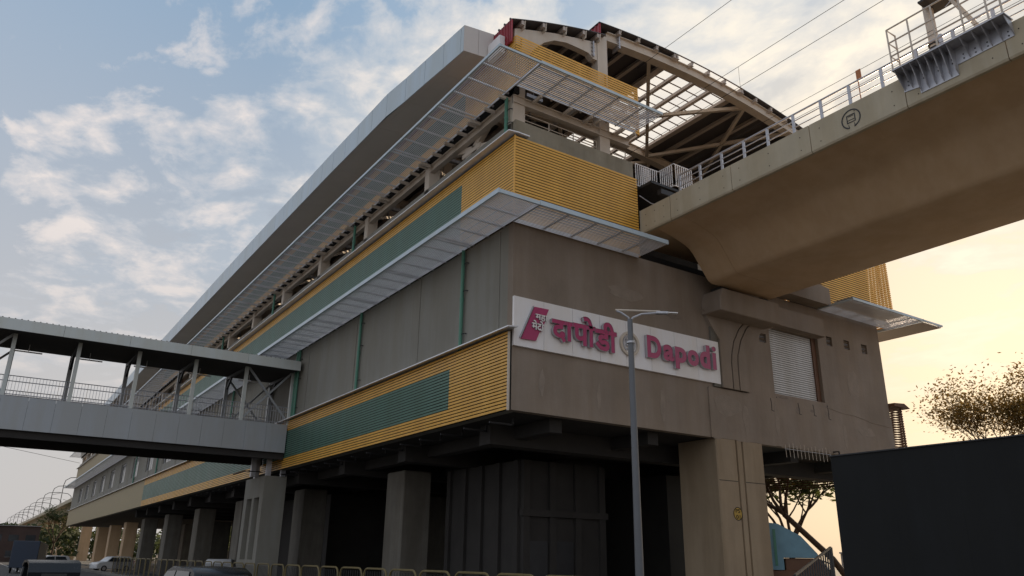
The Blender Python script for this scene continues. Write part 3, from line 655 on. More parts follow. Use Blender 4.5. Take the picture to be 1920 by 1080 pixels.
# engraved-looking train emblem on the parapet (painted lines in low relief)
em = empty('train_emblem', (5.85, -9.1, 13.98), parent=va); em['label'] = 'dark outlined round train emblem on the parapet'
rg = ring(0, 0, .31, .275, 0, .01, -75, 255, 40)
def on_par(mb): mb.v = [(5.846-v[1], -9.09-v[0], 13.99+v[2]) for v in mb.v]; return mb
on_par(rg).build('emblem_ring', 'dark_metal', em)
for bx in ((-.14, .14, .12, .145), (-.14, .14, -.12, -.095), (-.14, -.115, -.095, .12), (.115, .14, -.095, .12), (-.115, .115, -.035, -.02), (-.08, .08, .085, .10), (-.10, -.085, -.28, -.17), (.085, .10, -.28, -.17)):
    on_par(MB().box(bx[0], bx[1], 0, .008, bx[2], bx[3])).build('emblem_line', 'dark_metal', em)
# mast bracket with fins
bk = empty('mast_bracket', (5.8, -12, 14), parent=va); bk['label'] = 'galvanised finned bracket bolted to the parapet'
MB().prism([(-10.75, 13.98), (-11.17, 13.92), (-11.18, 13.72), (-12.2, 13.72), (-12.22, 14.02), (-13.62, 14.06), (-13.62, 14.5), (-10.75, 14.5)], 'X', 5.825, 5.845).build('back_plate', 'galvanised', bk)
MB().prism([(5.38, -10.72), (5.85, -10.72), (5.85, -13.66), (5.38, -13.66)], 'Z', 14.5, 14.53).build('top_plate', 'galvanised', bk)
for y, zb in ((-10.78, 14.0), (-11.0, 13.98), (-11.22, 13.74), (-11.42, 13.74), (-11.62, 13.74), (-11.82, 13.74), (-12.02, 13.74), (-12.2, 13.74), (-12.55, 14.05), (-12.85, 14.05), (-13.1, 14.05), (-13.35, 14.05), (-13.62, 14.07)):
    MB().prism([(5.83, 14.5), (5.40, 14.5), (5.5, 14.36), (5.70, zb+.12), (5.83, zb)], 'Y', y-.008, y+.008).build('fin', 'galvanised', bk)
for y in (-10.9, -11.32, -11.72, -12.1, -12.4, -12.7, -13.0, -13.5):
    for z_ in (14.12, 14.24): MB().tube([(5.815, y, z_), (5.826, y, z_)], .022, 6).build('bolt', 'dark_metal', bk)
# access platform railing, step and ladder
ac = empty('access_platform', (5.6, -12, 14.5), parent=va); ac['label'] = 'steel access railing and ladder beside the mast'
ends = [(5.42, -10.75), (5.42, -13.66)]
for z_ in (15.86, 15.42, 14.98): MB().tube([(5.85, -10.75, z_), (5.42, -10.75, z_), (5.42, -13.66, z_)], .024, 6).build('rail', 'cream_steel', ac, smooth=True)
for y in (-10.75, -11.35, -12.0, -12.7, -13.3, -13.62): MB().tube([(5.42, y, 14.5), (5.42, y, 15.86)], .026, 6).build('post', 'cream_steel', ac)
MB().tube([(5.85, -10.75, 14.5), (5.85, -10.75, 15.86)], .026, 6).build('post', 'cream_steel', ac)
for s_ in (0, .4): MB().beam((6.2+s_, -12.9, 14.6), (6.2+s_, -11.7, 17.6), .05, .08).build('ladder_stile', 'cream_steel', ac)
for k in range(9): t = (k+.5)/9; MB().tube([(6.2, -12.9+1.2*t, 14.6+3*t), (6.6, -12.9+1.2*t, 14.6+3*t)], .02, 6).build('ladder_rung', 'cream_steel', ac)
MB().box(5.9, 6.7, -12.3, -11.5, 16.5, 16.56).build('step_plate', 'dark_metal', ac)
MB().tube([(5.6, -12.6, 17.2), (5.6, -13.2, 16.4), (5.6, -13.0, 16.1), (5.6, -12.3, 15.7)], .015, 6).build('hoop', 'galvanised', ac)
ms = empty('catenary_mast', (6.42, -11.5, 13.8), 'pale round overhead line mast rising from the viaduct behind the access railing', 'mast')
MB().tube([(6.42, -11.5, 13.8), (6.42, -11.5, 21)], .13, 14).build('pole', 'cream_steel', ms, smooth=True)
for z_ in (15.15, 15.32): MB().tube([(6.42, -11.5, z_), (6.42, -11.5, z_+.06)], .17, 12).build('pole_band', 'dark_metal', ms)
MB().tube([(6.3, -11.7, 15.0), (6.26, -11.75, 15.15), (6.26, -11.75, 15.45)], .06, 8).build('insulator', 'galvanised', ms)
MB().tube([(6.42, -11.5, 20.4), (8.4, -11.5, 20.5)], .05, 8).tube([(6.42, -11.5, 19.2), (8.4, -11.5, 20.4)], .04, 8).build('cantilever_arm', 'galvanised', ms)
# trackside marker
tm = empty('track_marker', (6.0, -9.4, 14.4), 'small orange plate on a thin post above the parapet rail', 'marker')
MB().tube([(6.0, -9.4, 13.8), (6.0, -9.4, 15.3)], .018, 6).build('post', 'orange_plate', tm)
MB().box(5.99, 6.01, -9.52, -9.36, 15.2, 15.55).build('plate', 'orange_plate', tm, bevel=.004)
# wires
for nm, x, z0, lab in (('overhead_wire', 8.3, 20.12, 'thin black overhead wire, middle of the three above the viaduct'), ('overhead_wire', 8.3, 19.2, 'thin black overhead wire, lowest of the three above the viaduct'), ('overhead_wire', 6.2, 21.25, 'thin black overhead wire, leftmost and highest above the arched roof'),
                       ('earth_wire', 6.0, 15.5, 'thin wire running just above the viaduct railing'), ('signal_wire', 6.05, 15.05, 'thin wire running level with the top of the viaduct railing')):
    tag(MB().tube([(x, -44, z0), (x, -11.5, z0+.02), (x, .1 if x < 8 else 60, z0)], .010 if z0 > 16 else .007, 5).build(nm, 'black_gap'), lab, 'wire')
dr = MB().tube([(8.3, -3.4, 20.12), (8.3, -3.4, 19.2)], .007, 4).build('dropper_wire', 'black_gap'); tag(dr, 'short vertical dropper hanging between the two overhead wires', 'wire')
# end-of-platform gate railing
gt = empty('platform_end_railing', (6, 0, 15.6), 'zigzag white barred railing at the platform end beside the yellow louvre corner', 'railing')
path = [(5.85, .1), (7.1, .1), (7.1, -.75), (8.1, -.75)]
for z_ in (15.66, 16.62): MB().tube([(*p, z_) for p in path], .022, 6).build('rail', 'white_panel', gt)
for a, b in zip(path, path[1:]):
    a = Vector(a); b = Vector(b); n = round((b-a).length/.11)
    for i in range(n+1): p = a+(b-a)*i/n; MB().box(p.x-.014, p.x+.014, p.y-.014, p.y+.014, 15.66, 16.62).build('bar', 'white_panel', gt)
MB().box(5.9, 8.1, -.7, 1.4, 15.45, 15.55).box(6.2, 8.4, -.9, -.7, 15.0, 15.2).build('landing', 'dark_metal', gt)
for i in range(6): MB().box(6.0+i*.1, 6.02+i*.1, .02, .04, 15.7, 16.5).build('mesh_wire', 'white_panel', gt)
for i in range(9): MB().box(6.0, 6.55, .02, .035, 15.72+i*.09, 15.735+i*.09).build('mesh_wire', 'white_panel', gt)
MB().tube([(5.8, -.1, 15.1), (6.2, -.3, 14.8), (6.9, -.5, 14.72), (7.6, -.5, 14.9)], .02, 6).build('cable', 'galvanised', gt)

# ------------------------------------------------------------------ footbridge
fb = empty('footbridge', (-10, 24, 6.5), 'covered grey panelled footbridge crossing to the station from the left', 'footbridge')
FY0, FY1 = 21.8, 26.1; XL = -20.
for k in range(18):
    x1 = -.22-k*1.105; x0 = x1-1.097
    piece('girder_panel', 'fob_panel', fb, x0, x1, FY0-.03, FY0, 6.84, 8.35)
    piece('girder_panel', 'fob_panel', fb, x0, x1, FY1, FY1+.03, 6.84, 8.35)
MB().box(XL, -.2, FY0+.001, FY1-.001, 7.9, 8.2).build('deck', 'dark_underdeck', fb)
for yy in (FY0+.15, FY1-.35): MB().box(XL, -.2, yy, yy+.2, 6.5, 7.85).build('edge_beam', 'dark_underdeck', fb)
for k in range(10): MB().box(-1-k*2-.1, -1-k*2+.1, FY0+.36, FY1-.36, 6.9, 7.4).build('cross_beam', 'dark_underdeck', fb)
post_x = [-.15, -2.71, -5.33, -8.07, -10.76, -13.47, -16.15, -18.8]
for x in post_x:
    piece('post', 'fob_roof_panel', fb, x-.085, x+.085, FY0+.02, FY0+.22, 8.36, 11.4)
    piece('post', 'fob_panel', fb, x-.1, x+.1, FY1-.22, FY1-.02, 8.36, 11.4)
    MB().beam((x, FY0+.2, 11.35), (x, FY1-.2, 11.35), .15, .25).build('roof_tie', 'dark_metal', fb)
    MB().beam((x, FY1-.3, 10.7), (x, FY1-1.1, 11.3), .1, .1).build('knee_brace', 'dark_metal', fb)
for a, b in ((-.2, -2.65), (-13.5, -16.1)):
    for yy in (FY0+.12, FY1-.12): MB().beam((a, yy, 8.5), (b, yy, 11.3), .10, .10).build('cross_brace', 'fob_panel', fb); MB().beam((a, yy+.03, 11.3), (b, yy+.03, 8.5), .10, .10).build('cross_brace', 'fob_panel', fb)
for k in range(7):
    x1 = -.2-k*2.85; piece('roof_fascia_panel', 'fob_roof_panel', fb, x1-2.84, x1, 20.6, 20.64, 11.14, 11.66)
MB().prism([(20.62, 11.66), (27.2, 11.9), (27.2, 11.86), (20.62, 11.62)], 'X', XL, -.2).build('roof_sheet', 'roof_sheet', fb)
MB().prism([(20.66, 11.2), (26.2, 11.46), (26.2, 11.5), (20.66, 11.24)], 'X', XL, -.2).build('ceiling', 'dark_underdeck', fb)
for k in range(78): piece('sheet_crest', 'roof_sheet', fb, -.4-k*.25, -.34-k*.25, 20.6, 20.75, 11.66, 11.69)
for yy in (FY0+.1, FY1-.1):
    for z_ in (8.45, 9.05, 9.3): MB().tube([(XL, yy, z_), (-.25, yy, z_)], .022, 6).build('railing_bar', 'galvanised', fb)
    for k in range(118):
        piece('baluster', 'galvanised' if k % 9 else 'cream_steel', fb, -.35-k*.135-.009, -.35-k*.135+.009, yy-.009, yy+.009, 8.36, 9.3)
for k in range(6): MB().tube([(-2-k*2.7, 24, 11.3), (-2-k*2.7, 24, 10.95)], .012, 5).box(-2.6-k*2.7, -1.4-k*2.7, 23.95, 24.05, 10.9, 10.95).build('light_batten', 'white_panel', fb)
fp = empty('footbridge_pier', (0, 24.5, GZ), 'dark grey concrete pier with two tall recesses under the footbridge end', 'pier')
mb = MB()
for a, b, c, d in ((22.8, 23.4, GZ, 5.7), (23.4, 24.4, 4.6, 5.7), (24.4, 24.8, GZ, 5.7), (24.8, 25.8, 4.6, 5.7), (25.8, 26.4, GZ, 5.7), (23.4, 24.4, GZ, 1.4), (24.8, 25.8, GZ, 1.4)): mb.box(-.8, -.5, a, b, c, d)
mb.box(-.5, .4, 22.8, 26.4, GZ, 5.7); mb.build('shaft', 'wall_cool_lit', fp)
for x, y in ((-.6, 23.0), (-.6, 25.2), (.2, 23.0), (-1.1, 24.2)): MB().box(x-.12, x+.12, y-.12, y+.12, 5.7, 6.85).build('strut', 'galvanised', fp)
MB().tube([(-.9, 23.2, 5.9), (-1.8, 23.2, 5.9), (-1.8, 25.5, 5.9)], .03, 6).build('guard_rail', 'dark_metal', fp)

# ------------------------------------------------------------------ street lamp in front
sm = empty('street_lamp', (-.5, -6.16, GZ), 'tall grey street lamp with a single head in front of the name board', 'street lamp')
MB().tube([(-.5, -6.16, GZ), (-.5, -6.16, 3.2), (-.5, -6.16, 7.38)], [.110, .088, .068], 14).build('pole', 'lamp_grey', sm, smooth=True)
MB().tube([(-.5, -6.16, 6.75), (-.5, -6.16, 6.8)], .10, 14).build('pole_band', 'galvanised', sm)
MB().tube([(-.5, -6.16, 7.3), (-.53, -6.14, 7.42), (-.68, -6.04, 7.55), (-.78, -5.97, 7.6)], .026, 8).build('short_arm', 'galvanised', sm, smooth=True)
MB().tube([(-.5, -6.16, 7.3), (-.44, -6.2, 7.42), (-.25, -6.33, 7.52), (.12, -6.56, 7.56)], .028, 8).build('long_arm', 'galvanised', sm, smooth=True)
MB().tube([(-.80, -5.96, 7.62), (.15, -6.58, 7.60)], .026, 8).build('top_bar', 'cream_steel', sm)
MB().beam((.06, -6.52, 7.56), (.32, -6.69, 7.56), .12, .07).build('lamp_head', 'galvanised', sm, bevel=.015)
MB().beam((.30, -6.68, 7.57), (.52, -6.82, 7.56), .10, .025).build('lamp_glass', 'white_panel', sm)
MB().box(-.70, -.30, -6.36, -5.96, GZ, GZ+.15).build('base', 'galvanised', sm)

# ------------------------------------------------------------------ hoarding
hd = empty('hoarding', (-1.5, -16, GZ), 'tall dark grey sheet metal hoarding closing the lower right', 'hoarding')
yy = -12.05; k = 0
while yy > -21:
    y2_ = yy-1.02
    piece('hoarding_sheet', 'hoarding_sheet', hd, -1.5, -1.47, y2_+.0005, yy-.0005, GZ, 3.31); yy = y2_; k += 1
for k in range(5): MB().beam((-1.44, -12.1-k*2, GZ), (-1.44, -12.1-k*2, 3.25), .06, .06).build('post', 'dark_metal', hd)
MB().box(-1.52, -1.44, -21, -12.04, 3.31, 3.33).build('top_rail', 'dark_metal', hd)

# ------------------------------------------------------------------ median barrier hoops
def barrier():
    t = empty('barrier_panel', (0, 0, 0), 'x', 'barrier', 'hooped barrier panels along the median')
    h = 1.42; w_ = .96; rr = .28
    pts = [(0, -w_, 0), (0, -w_, h-rr)]+[(0, -w_+rr-rr*math.cos(R(a)), h-rr+rr*math.sin(R(a))) for a in (20, 45, 70, 90)]+[(0, w_-rr+rr*math.sin(R(a)), h-rr+rr*math.cos(R(a))) for a in (0, 20, 45, 70)]+[(0, w_, h-rr), (0, w_, 0)]
    MB().tube(pts, .035, 6).build('frame', 'barrier_paint', t, smooth=True)
    for k in range(9): MB().box(-.008, .008, -.80+k*.2-.012, -.80+k*.2+.012, .12, h-.08).build('bar', 'dark_metal', t)
    MB().box(-.012, .012, -w_, w_, .12, .16).build('bottom_bar', 'dark_metal', t)
    return t
b0 = barrier()
for k in range(34):
    t = b0 if k == 0 else copy_tree(b0)
    t.location = (-1.7+.02*rnd.uniform(-1, 1), -5.0+k*2.12, GZ+.17); t.rotation_euler = (0, 0, R(rnd.uniform(-1.5, 1.5)))
    t['label'] = 'yellow hooped steel barrier panel in the row along the road median'

# ------------------------------------------------------------------ vehicles
def vehicle(name, label, cat, prof, wid, mat, glass, wheels, loc, rot, lamps=(), group=None, tp=.16):
    """prof: side outline (x forward, z); glass: side window outline; wheels: (x, radius)"""
    t = empty(name, (0, 0, 0), label, cat, group)
    mb = MB(); mb.prism([(p[0], p[1]) for p in prof], 'Y', -wid/2, wid/2)
    mb.v = [(x, y*(1-tp*max(0, (z-.95))/.6) if z > .95 else y, z) for x, y, z in mb.v]
    mb.build('body', mat, t, bevel=.035, smooth=True)
    for gname, g in glass:
        for s_ in (-1, 1):
            m2 = MB(); m2.prism(g, 'Y', 0, .012)
            m2.v = [(x, s_*((wid/2)*(1-tp*max(0, z-.95)/.6)+.004+y), z) for x, y, z in m2.v]; m2.build('side_window', 'glass_dark', t)
    for x, rr_ in wheels:
        for s_ in (-1, 1):
            wh = MB().tube([(x, s_*(wid/2-.10), rr_), (x, s_*(wid/2+.01), rr_)], rr_, 18).build('wheel', 'rubber', t, smooth=True)
            MB().tube([(x, s_*(wid/2+.005), rr_), (x, s_*(wid/2+.02), rr_)], rr_*.6, 14).build('rim', 'galvanised', wh)
    for nm, bx, mt in lamps: MB().box(*bx).build(nm, mt, t, bevel=.01)
    t.location = loc; t.rotation_euler = (0, 0, rot); return t
suv = [(-2.1, .3), (2.1, .3), (2.15, .75), (1.95, .95), (1.1, 1.08), (.55, 1.55), (.2, 1.64), (-1.6, 1.62), (-1.95, 1.5), (-2.12, 1.0)]
gl = [('a', [(.95, 1.08), (.5, 1.5), (-.3, 1.53), (-.3, 1.06)]), ('b', [(-.4, 1.06), (-.4, 1.53), (-1.5, 1.52), (-1.75, 1.08)])]
lam = [('tail_lamp', (-2.16, -2.08, -.88, -.68, .85, 1.15), 'tail_red'), ('tail_lamp', (-2.16, -2.08, .68, .88, .85, 1.15), 'tail_red'), ('rear_window', (-2.10, -1.99, -.62, .62, 1.08, 1.45), 'glass_dark'), ('bumper', (-2.22, -2.08, -.8, .8, .32, .55), 'dark_metal'), ('headlight', (2.05, 2.17, .6, .85, .7, .85), 'white_panel'), ('headlight', (2.05, 2.17, -.85, -.6, .7, .85), 'white_panel')]
vehicle('parked_car', 'dark car with a rounded roof on the road in front of the barriers', 'car', suv, 1.8, 'car_dark', gl, [(-1.3, .33), (1.3, .33)], (-7.6, 4.6, GZ), R(95), lam)
vehicle('parked_car', 'pale hatchback behind the barriers beside the footbridge pier', 'car', [(a, b*1.05) for a, b in suv], 1.8, 'car_white', gl, [(-1.3, .33), (1.3, .33)], (-.3, 32, GZ), R(250), lam)
vehicle('parked_car', 'small white car far off beneath the station near its far end', 'car', suv, 1.75, 'car_white', gl, [(-1.3, .33), (1.3, .33)], (-5.6, 88, GZ), R(200), lam)
vehicle('parked_car', 'white car farthest along under the station beside tan piers', 'car', suv, 1.75, 'car_white', gl, [(-1.3, .33), (1.3, .33)], (.6, 84, GZ), R(200), lam)
truck = [(-3.4, .5), (3.3, .5), (3.4, 1.3), (3.2, 2.6), (1.6, 2.7), (1.55, 2.3), (-3.4, 2.3)]
vehicle('parked_truck', 'dark blue covered truck far down the road at left', 'truck', [(-3.6, .5), (3.4, .5), (3.5, 1.4), (3.2, 2.7), (-3.6, 3.0)], 2.3, 'car_blue', [('a', [(3.2, 1.5), (3.0, 2.4), (2.2, 2.4), (2.2, 1.5)])], [(-2.3, .45), (2.3, .45)], (-8.2, 76, GZ), R(80), [('windscreen', (3.3, 3.42, -.95, .95, 1.5, 2.4), 'glass_dark'), ('bumper', (3.4, 3.6, -1.1, 1.1, .5, .8), 'dark_metal')], tp=0)
# auto rickshaw on the road
def rickshaw(label, loc, rot, hood, body, lightbar=False):
    t = empty('auto_rickshaw', (0, 0, 0), label, 'auto rickshaw')
    MB().prism([(-1.2, .32), (.75, .32), (1.25, .55), (1.2, .95), (.85, 1.02), (.35, .55), (-.1, .55), (-.1, .8), (-1.25, .95)], 'Y', -.62, .62).build('body', body, t, bevel=.03)
    hp = [(-1.28, .95), (-1.32, 1.45), (-1.15, 1.68), (-.6, 1.76), (.3, 1.74), (.62, 1.62), (.60, 1.56), (.25, 1.68), (-.6, 1.70), (-1.1, 1.62), (-1.25, 1.42), (-1.2, .95)]
    MB().prism(hp, 'Y', -.62, .62).build('canopy', hood, t, smooth=True)
    MB().prism([(-1.24, .97), (-1.28, 1.42), (-1.12, 1.6), (-1.06, 1.6), (-1.06, .97)], 'Y', -.60, -.58).prism([(-1.24, .97), (-1.28, 1.42), (-1.12, 1.6), (-1.06, 1.6), (-1.06, .97)], 'Y', .58, .60).build('side_flap', hood, t)
    MB().box(-1.335, -1.30, -.3, .3, 1.15, 1.42).build('rear_window', 'glass_dark', t)
    MB().beam((1.1, -.58, .95), (.62, -.58, 1.62), .04, .05).beam((1.1, .58, .95), (.62, .58, 1.62), .04, .05).build('windscreen_frame', 'galvanised', t)
    MB().add([(1.08, -.56, .98), (1.08, .56, .98), (.64, .56, 1.58), (.64, -.56, 1.58), (1.06, -.56, .97), (1.06, .56, .97), (.62, .56, 1.57), (.62, -.56, 1.57)], [(0, 1, 2, 3), (4, 5, 6, 7), (0, 1, 5, 4), (2, 3, 7, 6), (0, 3, 7, 4), (1, 2, 6, 5)]).build('windscreen', 'glass_dark', t)
    MB().box(-.9, -.15, -.55, .55, .8, .95).build('seat', 'dark_metal', t)
    for x, y in ((-.85, -.5), (-.85, .5), (1.05, 0)): MB().tube([(x, y-.06, .22), (x, y+.06, .22)], .22, 16).build('wheel', 'rubber', t, smooth=True)
    MB().prism([(.80, .42), (1.32, .42), (1.3, .52), (.85, .52)], 'Y', -.1, .1).build('mudguard', body, t)
    for s_ in (-.35, .35): MB().tube([(1.2, s_, .8), (1.28, s_, .8)], .08, 12).build('headlight', 'white_panel', t)
    if lightbar:
        MB().tube([(.78, .5, 1.45), (.95, .72, 1.4), (.95, .74, 1.2)], .025, 6).box(.9, .98, .68, .80, 1.08, 1.28).build('mirror', 'dark_metal', t)
    t.location = loc; t.rotation_euler = (0, 0, rot); return t
rickshaw('dark hooded auto rickshaw seen from behind at the lower left', (-11.3, 6.3, GZ), R(92), 'car_dark', 'car_dark')
tk = empty('covered_truck', (0, 0, 0), 'covered truck with a curved pale blue tarpaulin hood in the gap right of the pier', 'truck')
MB().box(-3.2, 1.3, -1.1, 1.1, .6, 1.6).build('body', 'brown_steel', tk, bevel=.04)
MB().prism([(-3.2, 1.6), (-3.2, 3.3), (-1.2, 3.45), (0.1, 3.3), (.9, 2.85), (1.45, 2.2), (1.5, 2.05), (.2, 2.05), (.2, 1.6)], 'Y', -1.14, 1.14).build('tarpaulin_hood', 'tarp_blue', tk, smooth=True)
for k in range(9): piece('fold', 'green_pipe', tk, -3.0+k*.36, -2.9+k*.36, -1.165, -1.142, 1.75, 3.1)
MB().prism([(.25, 1.0), (2.1, 1.0), (1.52, 2.03), (.25, 2.03)], 'Y', -1.05, 1.05).build('cab', 'brown_steel', tk, bevel=.03)
wsx = MB().add([(2.07, -.95, 1.12), (2.07, .95, 1.12), (1.60, .95, 1.95), (1.60, -.95, 1.95), (2.10, -.95, 1.14), (2.10, .95, 1.14), (1.63, .95, 1.97), (1.63, -.95, 1.97)], [(0, 1, 2, 3), (4, 5, 6, 7), (0, 1, 5, 4), (2, 3, 7, 6), (0, 3, 7, 4), (1, 2, 6, 5)]).build('windscreen', 'fob_panel', tk)
MB().prism([(1.0, .45), (2.35, .45), (2.4, .7), (2.15, 1.0), (1.0, 1.0)], 'Y', -1.05, 1.05).build('nose', 'brown_steel', tk, bevel=.03)
for s_ in (-1, 1):
    MB().tube([(1.6, s_*1.0, 1.95), (1.85, s_*1.3, 1.85), (1.85, s_*1.32, 1.6)], .03, 6).box(1.8, 1.88, s_*1.32-.08, s_*1.32+.08, 1.35, 1.65).build('mirror', 'dark_metal', tk)
    MB().tube([(2.34, s_*.75, .8), (2.42, s_*.75, .8)], .11, 12).build('headlight', 'white_panel', tk)
    for x in (-2.2, 1.2): MB().tube([(x, s_*.85, .42), (x, s_*1.1, .42)], .42, 18).build('wheel', 'rubber', tk, smooth=True)
tk.location = (13.6, 1.2, GZ+.13); tk.rotation_euler = (0, 0, R(-48))

# ------------------------------------------------------------------ small fences in the gap
for nm, lab, p0, p1, h in (('railing', 'black barred stair railing in the lower right gap', (2.7, -7.9, .45), (6.6, -6.2, 1.15), .9), ('fence', 'low black barred fence behind the leaning tree', (24, 3, .9), (34, 1.0, .9), 1.5)):
    t = empty(nm, (p0[0], p0[1], GZ), lab, 'railing' if nm == 'railing' else 'fence')
    a = Vector(p0); b = Vector(p1); n = 16
    for dz in (0, h): MB().beam(a+Vector((0, 0, dz)), b+Vector((0, 0, dz)), .05, .05).build('rail', 'dark_metal', t)
    for i in range(n+1): p = a+(b-a)*i/n; MB().beam(p, p+Vector((0, 0, h)), .03, .03).build('bar', 'dark_metal', t)
    for p in (a, b): MB().beam((p.x, p.y, GZ), (p.x, p.y, p.z+h), .07, .07).build('post', 'dark_metal', t)

# ------------------------------------------------------------------ trees
def tree(label, base, height, crown, seed, lean=(0, 0), mat='leaf', leaf=.16, dens=1.0, droop=.5, trunk_r=.2, fork=.35, clump=60, levels=4, group=None):
    rd = random.Random(seed)
    t = empty('tree', base, label, 'tree', group)
    tb = MB(); leaves = MB(); tips = []
    def branch(p, d, ln, rad, lv):
        pts = [p]; n = 5
        for i in range(n):
            d = (d+Vector((rd.uniform(-.16, .16), rd.uniform(-.16, .16), rd.uniform(-.05, .12)))).normalized(); pts.append(pts[-1]+d*ln/n)
        tb.tube(pts, [rad*(1-.5*i/n) for i in range(n+1)], 6 if lv > 1 else 8, cap=False)
        if lv >= levels: tips.append((pts[-1], d)); tips.append((pts[3], d)); return
        kids = rd.choice((3, 4)) if lv < 3 else 3
        for k in range(kids):
            s_ = pts[rd.choice((3, 4, 5))] if lv else pts[5-(k % 2)]
            a = rd.uniform(0, 6.283); spread = rd.uniform(.55, 1.05)
            dd = (d+Vector((math.cos(a)*spread, math.sin(a)*spread, rd.uniform(-.1, .35)))).normalized()
            branch(s_, dd, ln*rd.uniform(.55, .8), rad*.5, lv+1)
    b = Vector(base); th = height*fork
    pts = [b, b+Vector((lean[0]*.4, lean[1]*.4, th*.5)), b+Vector((lean[0], lean[1], th))]
    tb.tube(pts, [trunk_r, trunk_r*.85, trunk_r*.7], 10, cap=False)
    d0 = (pts[2]-pts[1]).normalized()
    for k in range(5):
        a = k*1.257+rd.uniform(-.4, .4)
        branch(pts[2], (d0+Vector((math.cos(a), math.sin(a), .35))*rd.uniform(.5, 1.0)).normalized(), crown*.55, trunk_r*.5, 1)
    for p, d in tips:
        if rd.random() > dens: continue
        cr = crown*rd.uniform(.045, .11)
        for k in range(int(clump*rd.uniform(.4, 1.3))):
            q = p+Vector((rd.gauss(0, cr), rd.gauss(0, cr), rd.gauss(0, cr*.6)))
            a = rd.uniform(0, 6.283); el = rd.uniform(-1.2, .3)*droop
            ax = Vector((math.cos(a)*math.cos(el), math.sin(a)*math.cos(el), math.sin(el))); sd_ = ax.cross(Vector((rd.uniform(-.5, .5), rd.uniform(-.5, .5), 1))).normalized()
            l_ = leaf*rd.uniform(.6, 1.4); wd = l_*.26
            leaves.add([q-ax*l_*.5, q+sd_*wd, q+ax*l_*.5, q-sd_*wd], [(0, 1, 2, 3)])
    tb.build('trunk', 'bark', t, smooth=True)
    me = bpy.data.meshes.new('crown'); me.from_pydata(leaves.v, [], leaves.f); me.materials.append(MT[mat])
    o = bpy.data.objects.new('crown', me); COL.objects.link(o); adopt(o, t); return t
tree('thinly leafed brown green tree rising over the hoarding at right', (29.0, -1.9, GZ), 10.0, 6.2, 11, (.3, 0), 'leaf', .17, .95, .8, .16, .42, 46, 4)
tree('leaning tree with a slanting dark trunk seen through the gap beside the pier', (27.0, 6.2, GZ), 6.2, 4.8, 5, (-4.2, 1.5), 'leaf', .2, .95, .7, .2, .72, 36, 4)
bgt = [((34, 16, GZ), 9, 6, 'wide bushy tree behind the leaning one'), ((48, 4, GZ), 9, 7, 'distant round tree low on the right horizon'), ((30, 60, GZ), 9, 6, 'green tree seen beneath the station between the piers'), ((24, 34, GZ), 7, 5, 'small green tree behind the pink walled shop'), ((-22, 170, GZ), 10, 7, 'dark tree beside the far end of the station'), ((2, 190, GZ), 11, 8, 'dark tree below the far viaduct')]
for i, (b, h, c, lab) in enumerate(bgt): tree(lab, b, h, c, 40+i, (0, 0), 'leaf_dark', .5, 1, .5, .25, .35, 30, 3)

# ------------------------------------------------------------------ shops and buildings beyond
def shop(label, x0, x1, y0, y1, h, mat, gable=0, sign=None):
    t = empty('shop_building', ((x0+x1)/2, (y0+y1)/2, GZ), label, 'building')
    MB().box(x0, x1, y0, y1, GZ, GZ+h).build('wall', mat, t)
    if gable: MB().prism([(x0-.3, GZ+h), (x1+.3, GZ+h), ((x0+x1)/2, GZ+h+gable)], 'Y', y0-.3, y1).build('roof', mat, t)
    else: MB().box(x0-.2, x1+.2, y0-.3, y1, GZ+h, GZ+h+.15).build('roof', 'shop_grey', t)
    n = max(1, int((x1-x0)/2.6))
    for k in range(n):
        a = x0+(k+.2)*(x1-x0)/n; b = x0+(k+.8)*(x1-x0)/n
        w_ = MB().box(a, b, y0-.03, y0+.02, GZ+1.0, GZ+2.2).build('window', 'glass_dark', t); MB().box(a-.06, b+.06, y0-.08, y0-.031, GZ+.93, GZ+1.0).build('sill', 'shop_grey', w_)
        if h > 5: MB().box(a, b, y0-.03, y0+.02, GZ+4.0, GZ+5.3).build('window', 'glass_dark', t)
    return t
shop('pink walled gabled shed seen beneath the station', 17.5, 22.5, 31, 37, 3.6, 'shop_pink', 1.4)
shop('grey single storey shop beside the pink shed', 23, 29, 31, 37, 3.2, 'shop_grey')
shop('low grey building far behind the road under the footbridge', -40, -20, 150, 165, 6.5, 'brick_far')
shop('brownish two storey building below the distant viaduct', -14, -2, 175, 190, 7, 'brick_far')
shop('grey two storey block left of the distant truck', -62, -44, 120, 135, 7.5, 'shop_grey')
shop('long low grey building on the right horizon', 60, 90, 20, 30, 3, 'shop_grey')

# far-off wood closing the view under the station
lv = MB(); rw = random.Random(3)
for i in range(26000):
    t = rw.random()
    if i % 3: x = 29+rw.gauss(0, 1.5); y = 22+t*150
    else: x = -60+t*95; y = 215+rw.gauss(0, 5)
    top = 6.5+1.6*math.sin(y*.21+x*.1)+1.1*math.sin(y*.53+x*.31+2)
    z = GZ+top*math.sqrt(rw.random()); q = Vector((x, y, z)); sc_ = rw.uniform(.25, .5)*(1 if i % 3 else 1.8)
    a = Vector((rw.gauss(0, 1), rw.gauss(0, 1), rw.gauss(0, 1))).normalized(); b = a.orthogonal().normalized()
    lv.add([q-a*sc_, q+b*sc_*.5, q+a*sc_, q-b*sc_*.5], [(0, 1, 2, 3)])
me = bpy.data.meshes.new('woodland'); me.from_pydata(lv.v, [], lv.f); me.materials.append(MT['leaf_dark'])
wo = bpy.data.objects.new('woodland', me); COL.objects.link(wo); tag(wo, 'dark band of far trees behind the station piers', 'trees', kind='stuff')
bw_ = empty('sky_blocking_wall', (24, 60, GZ), 'long low dark wall added behind the station piers to hide the low sky', 'wall')
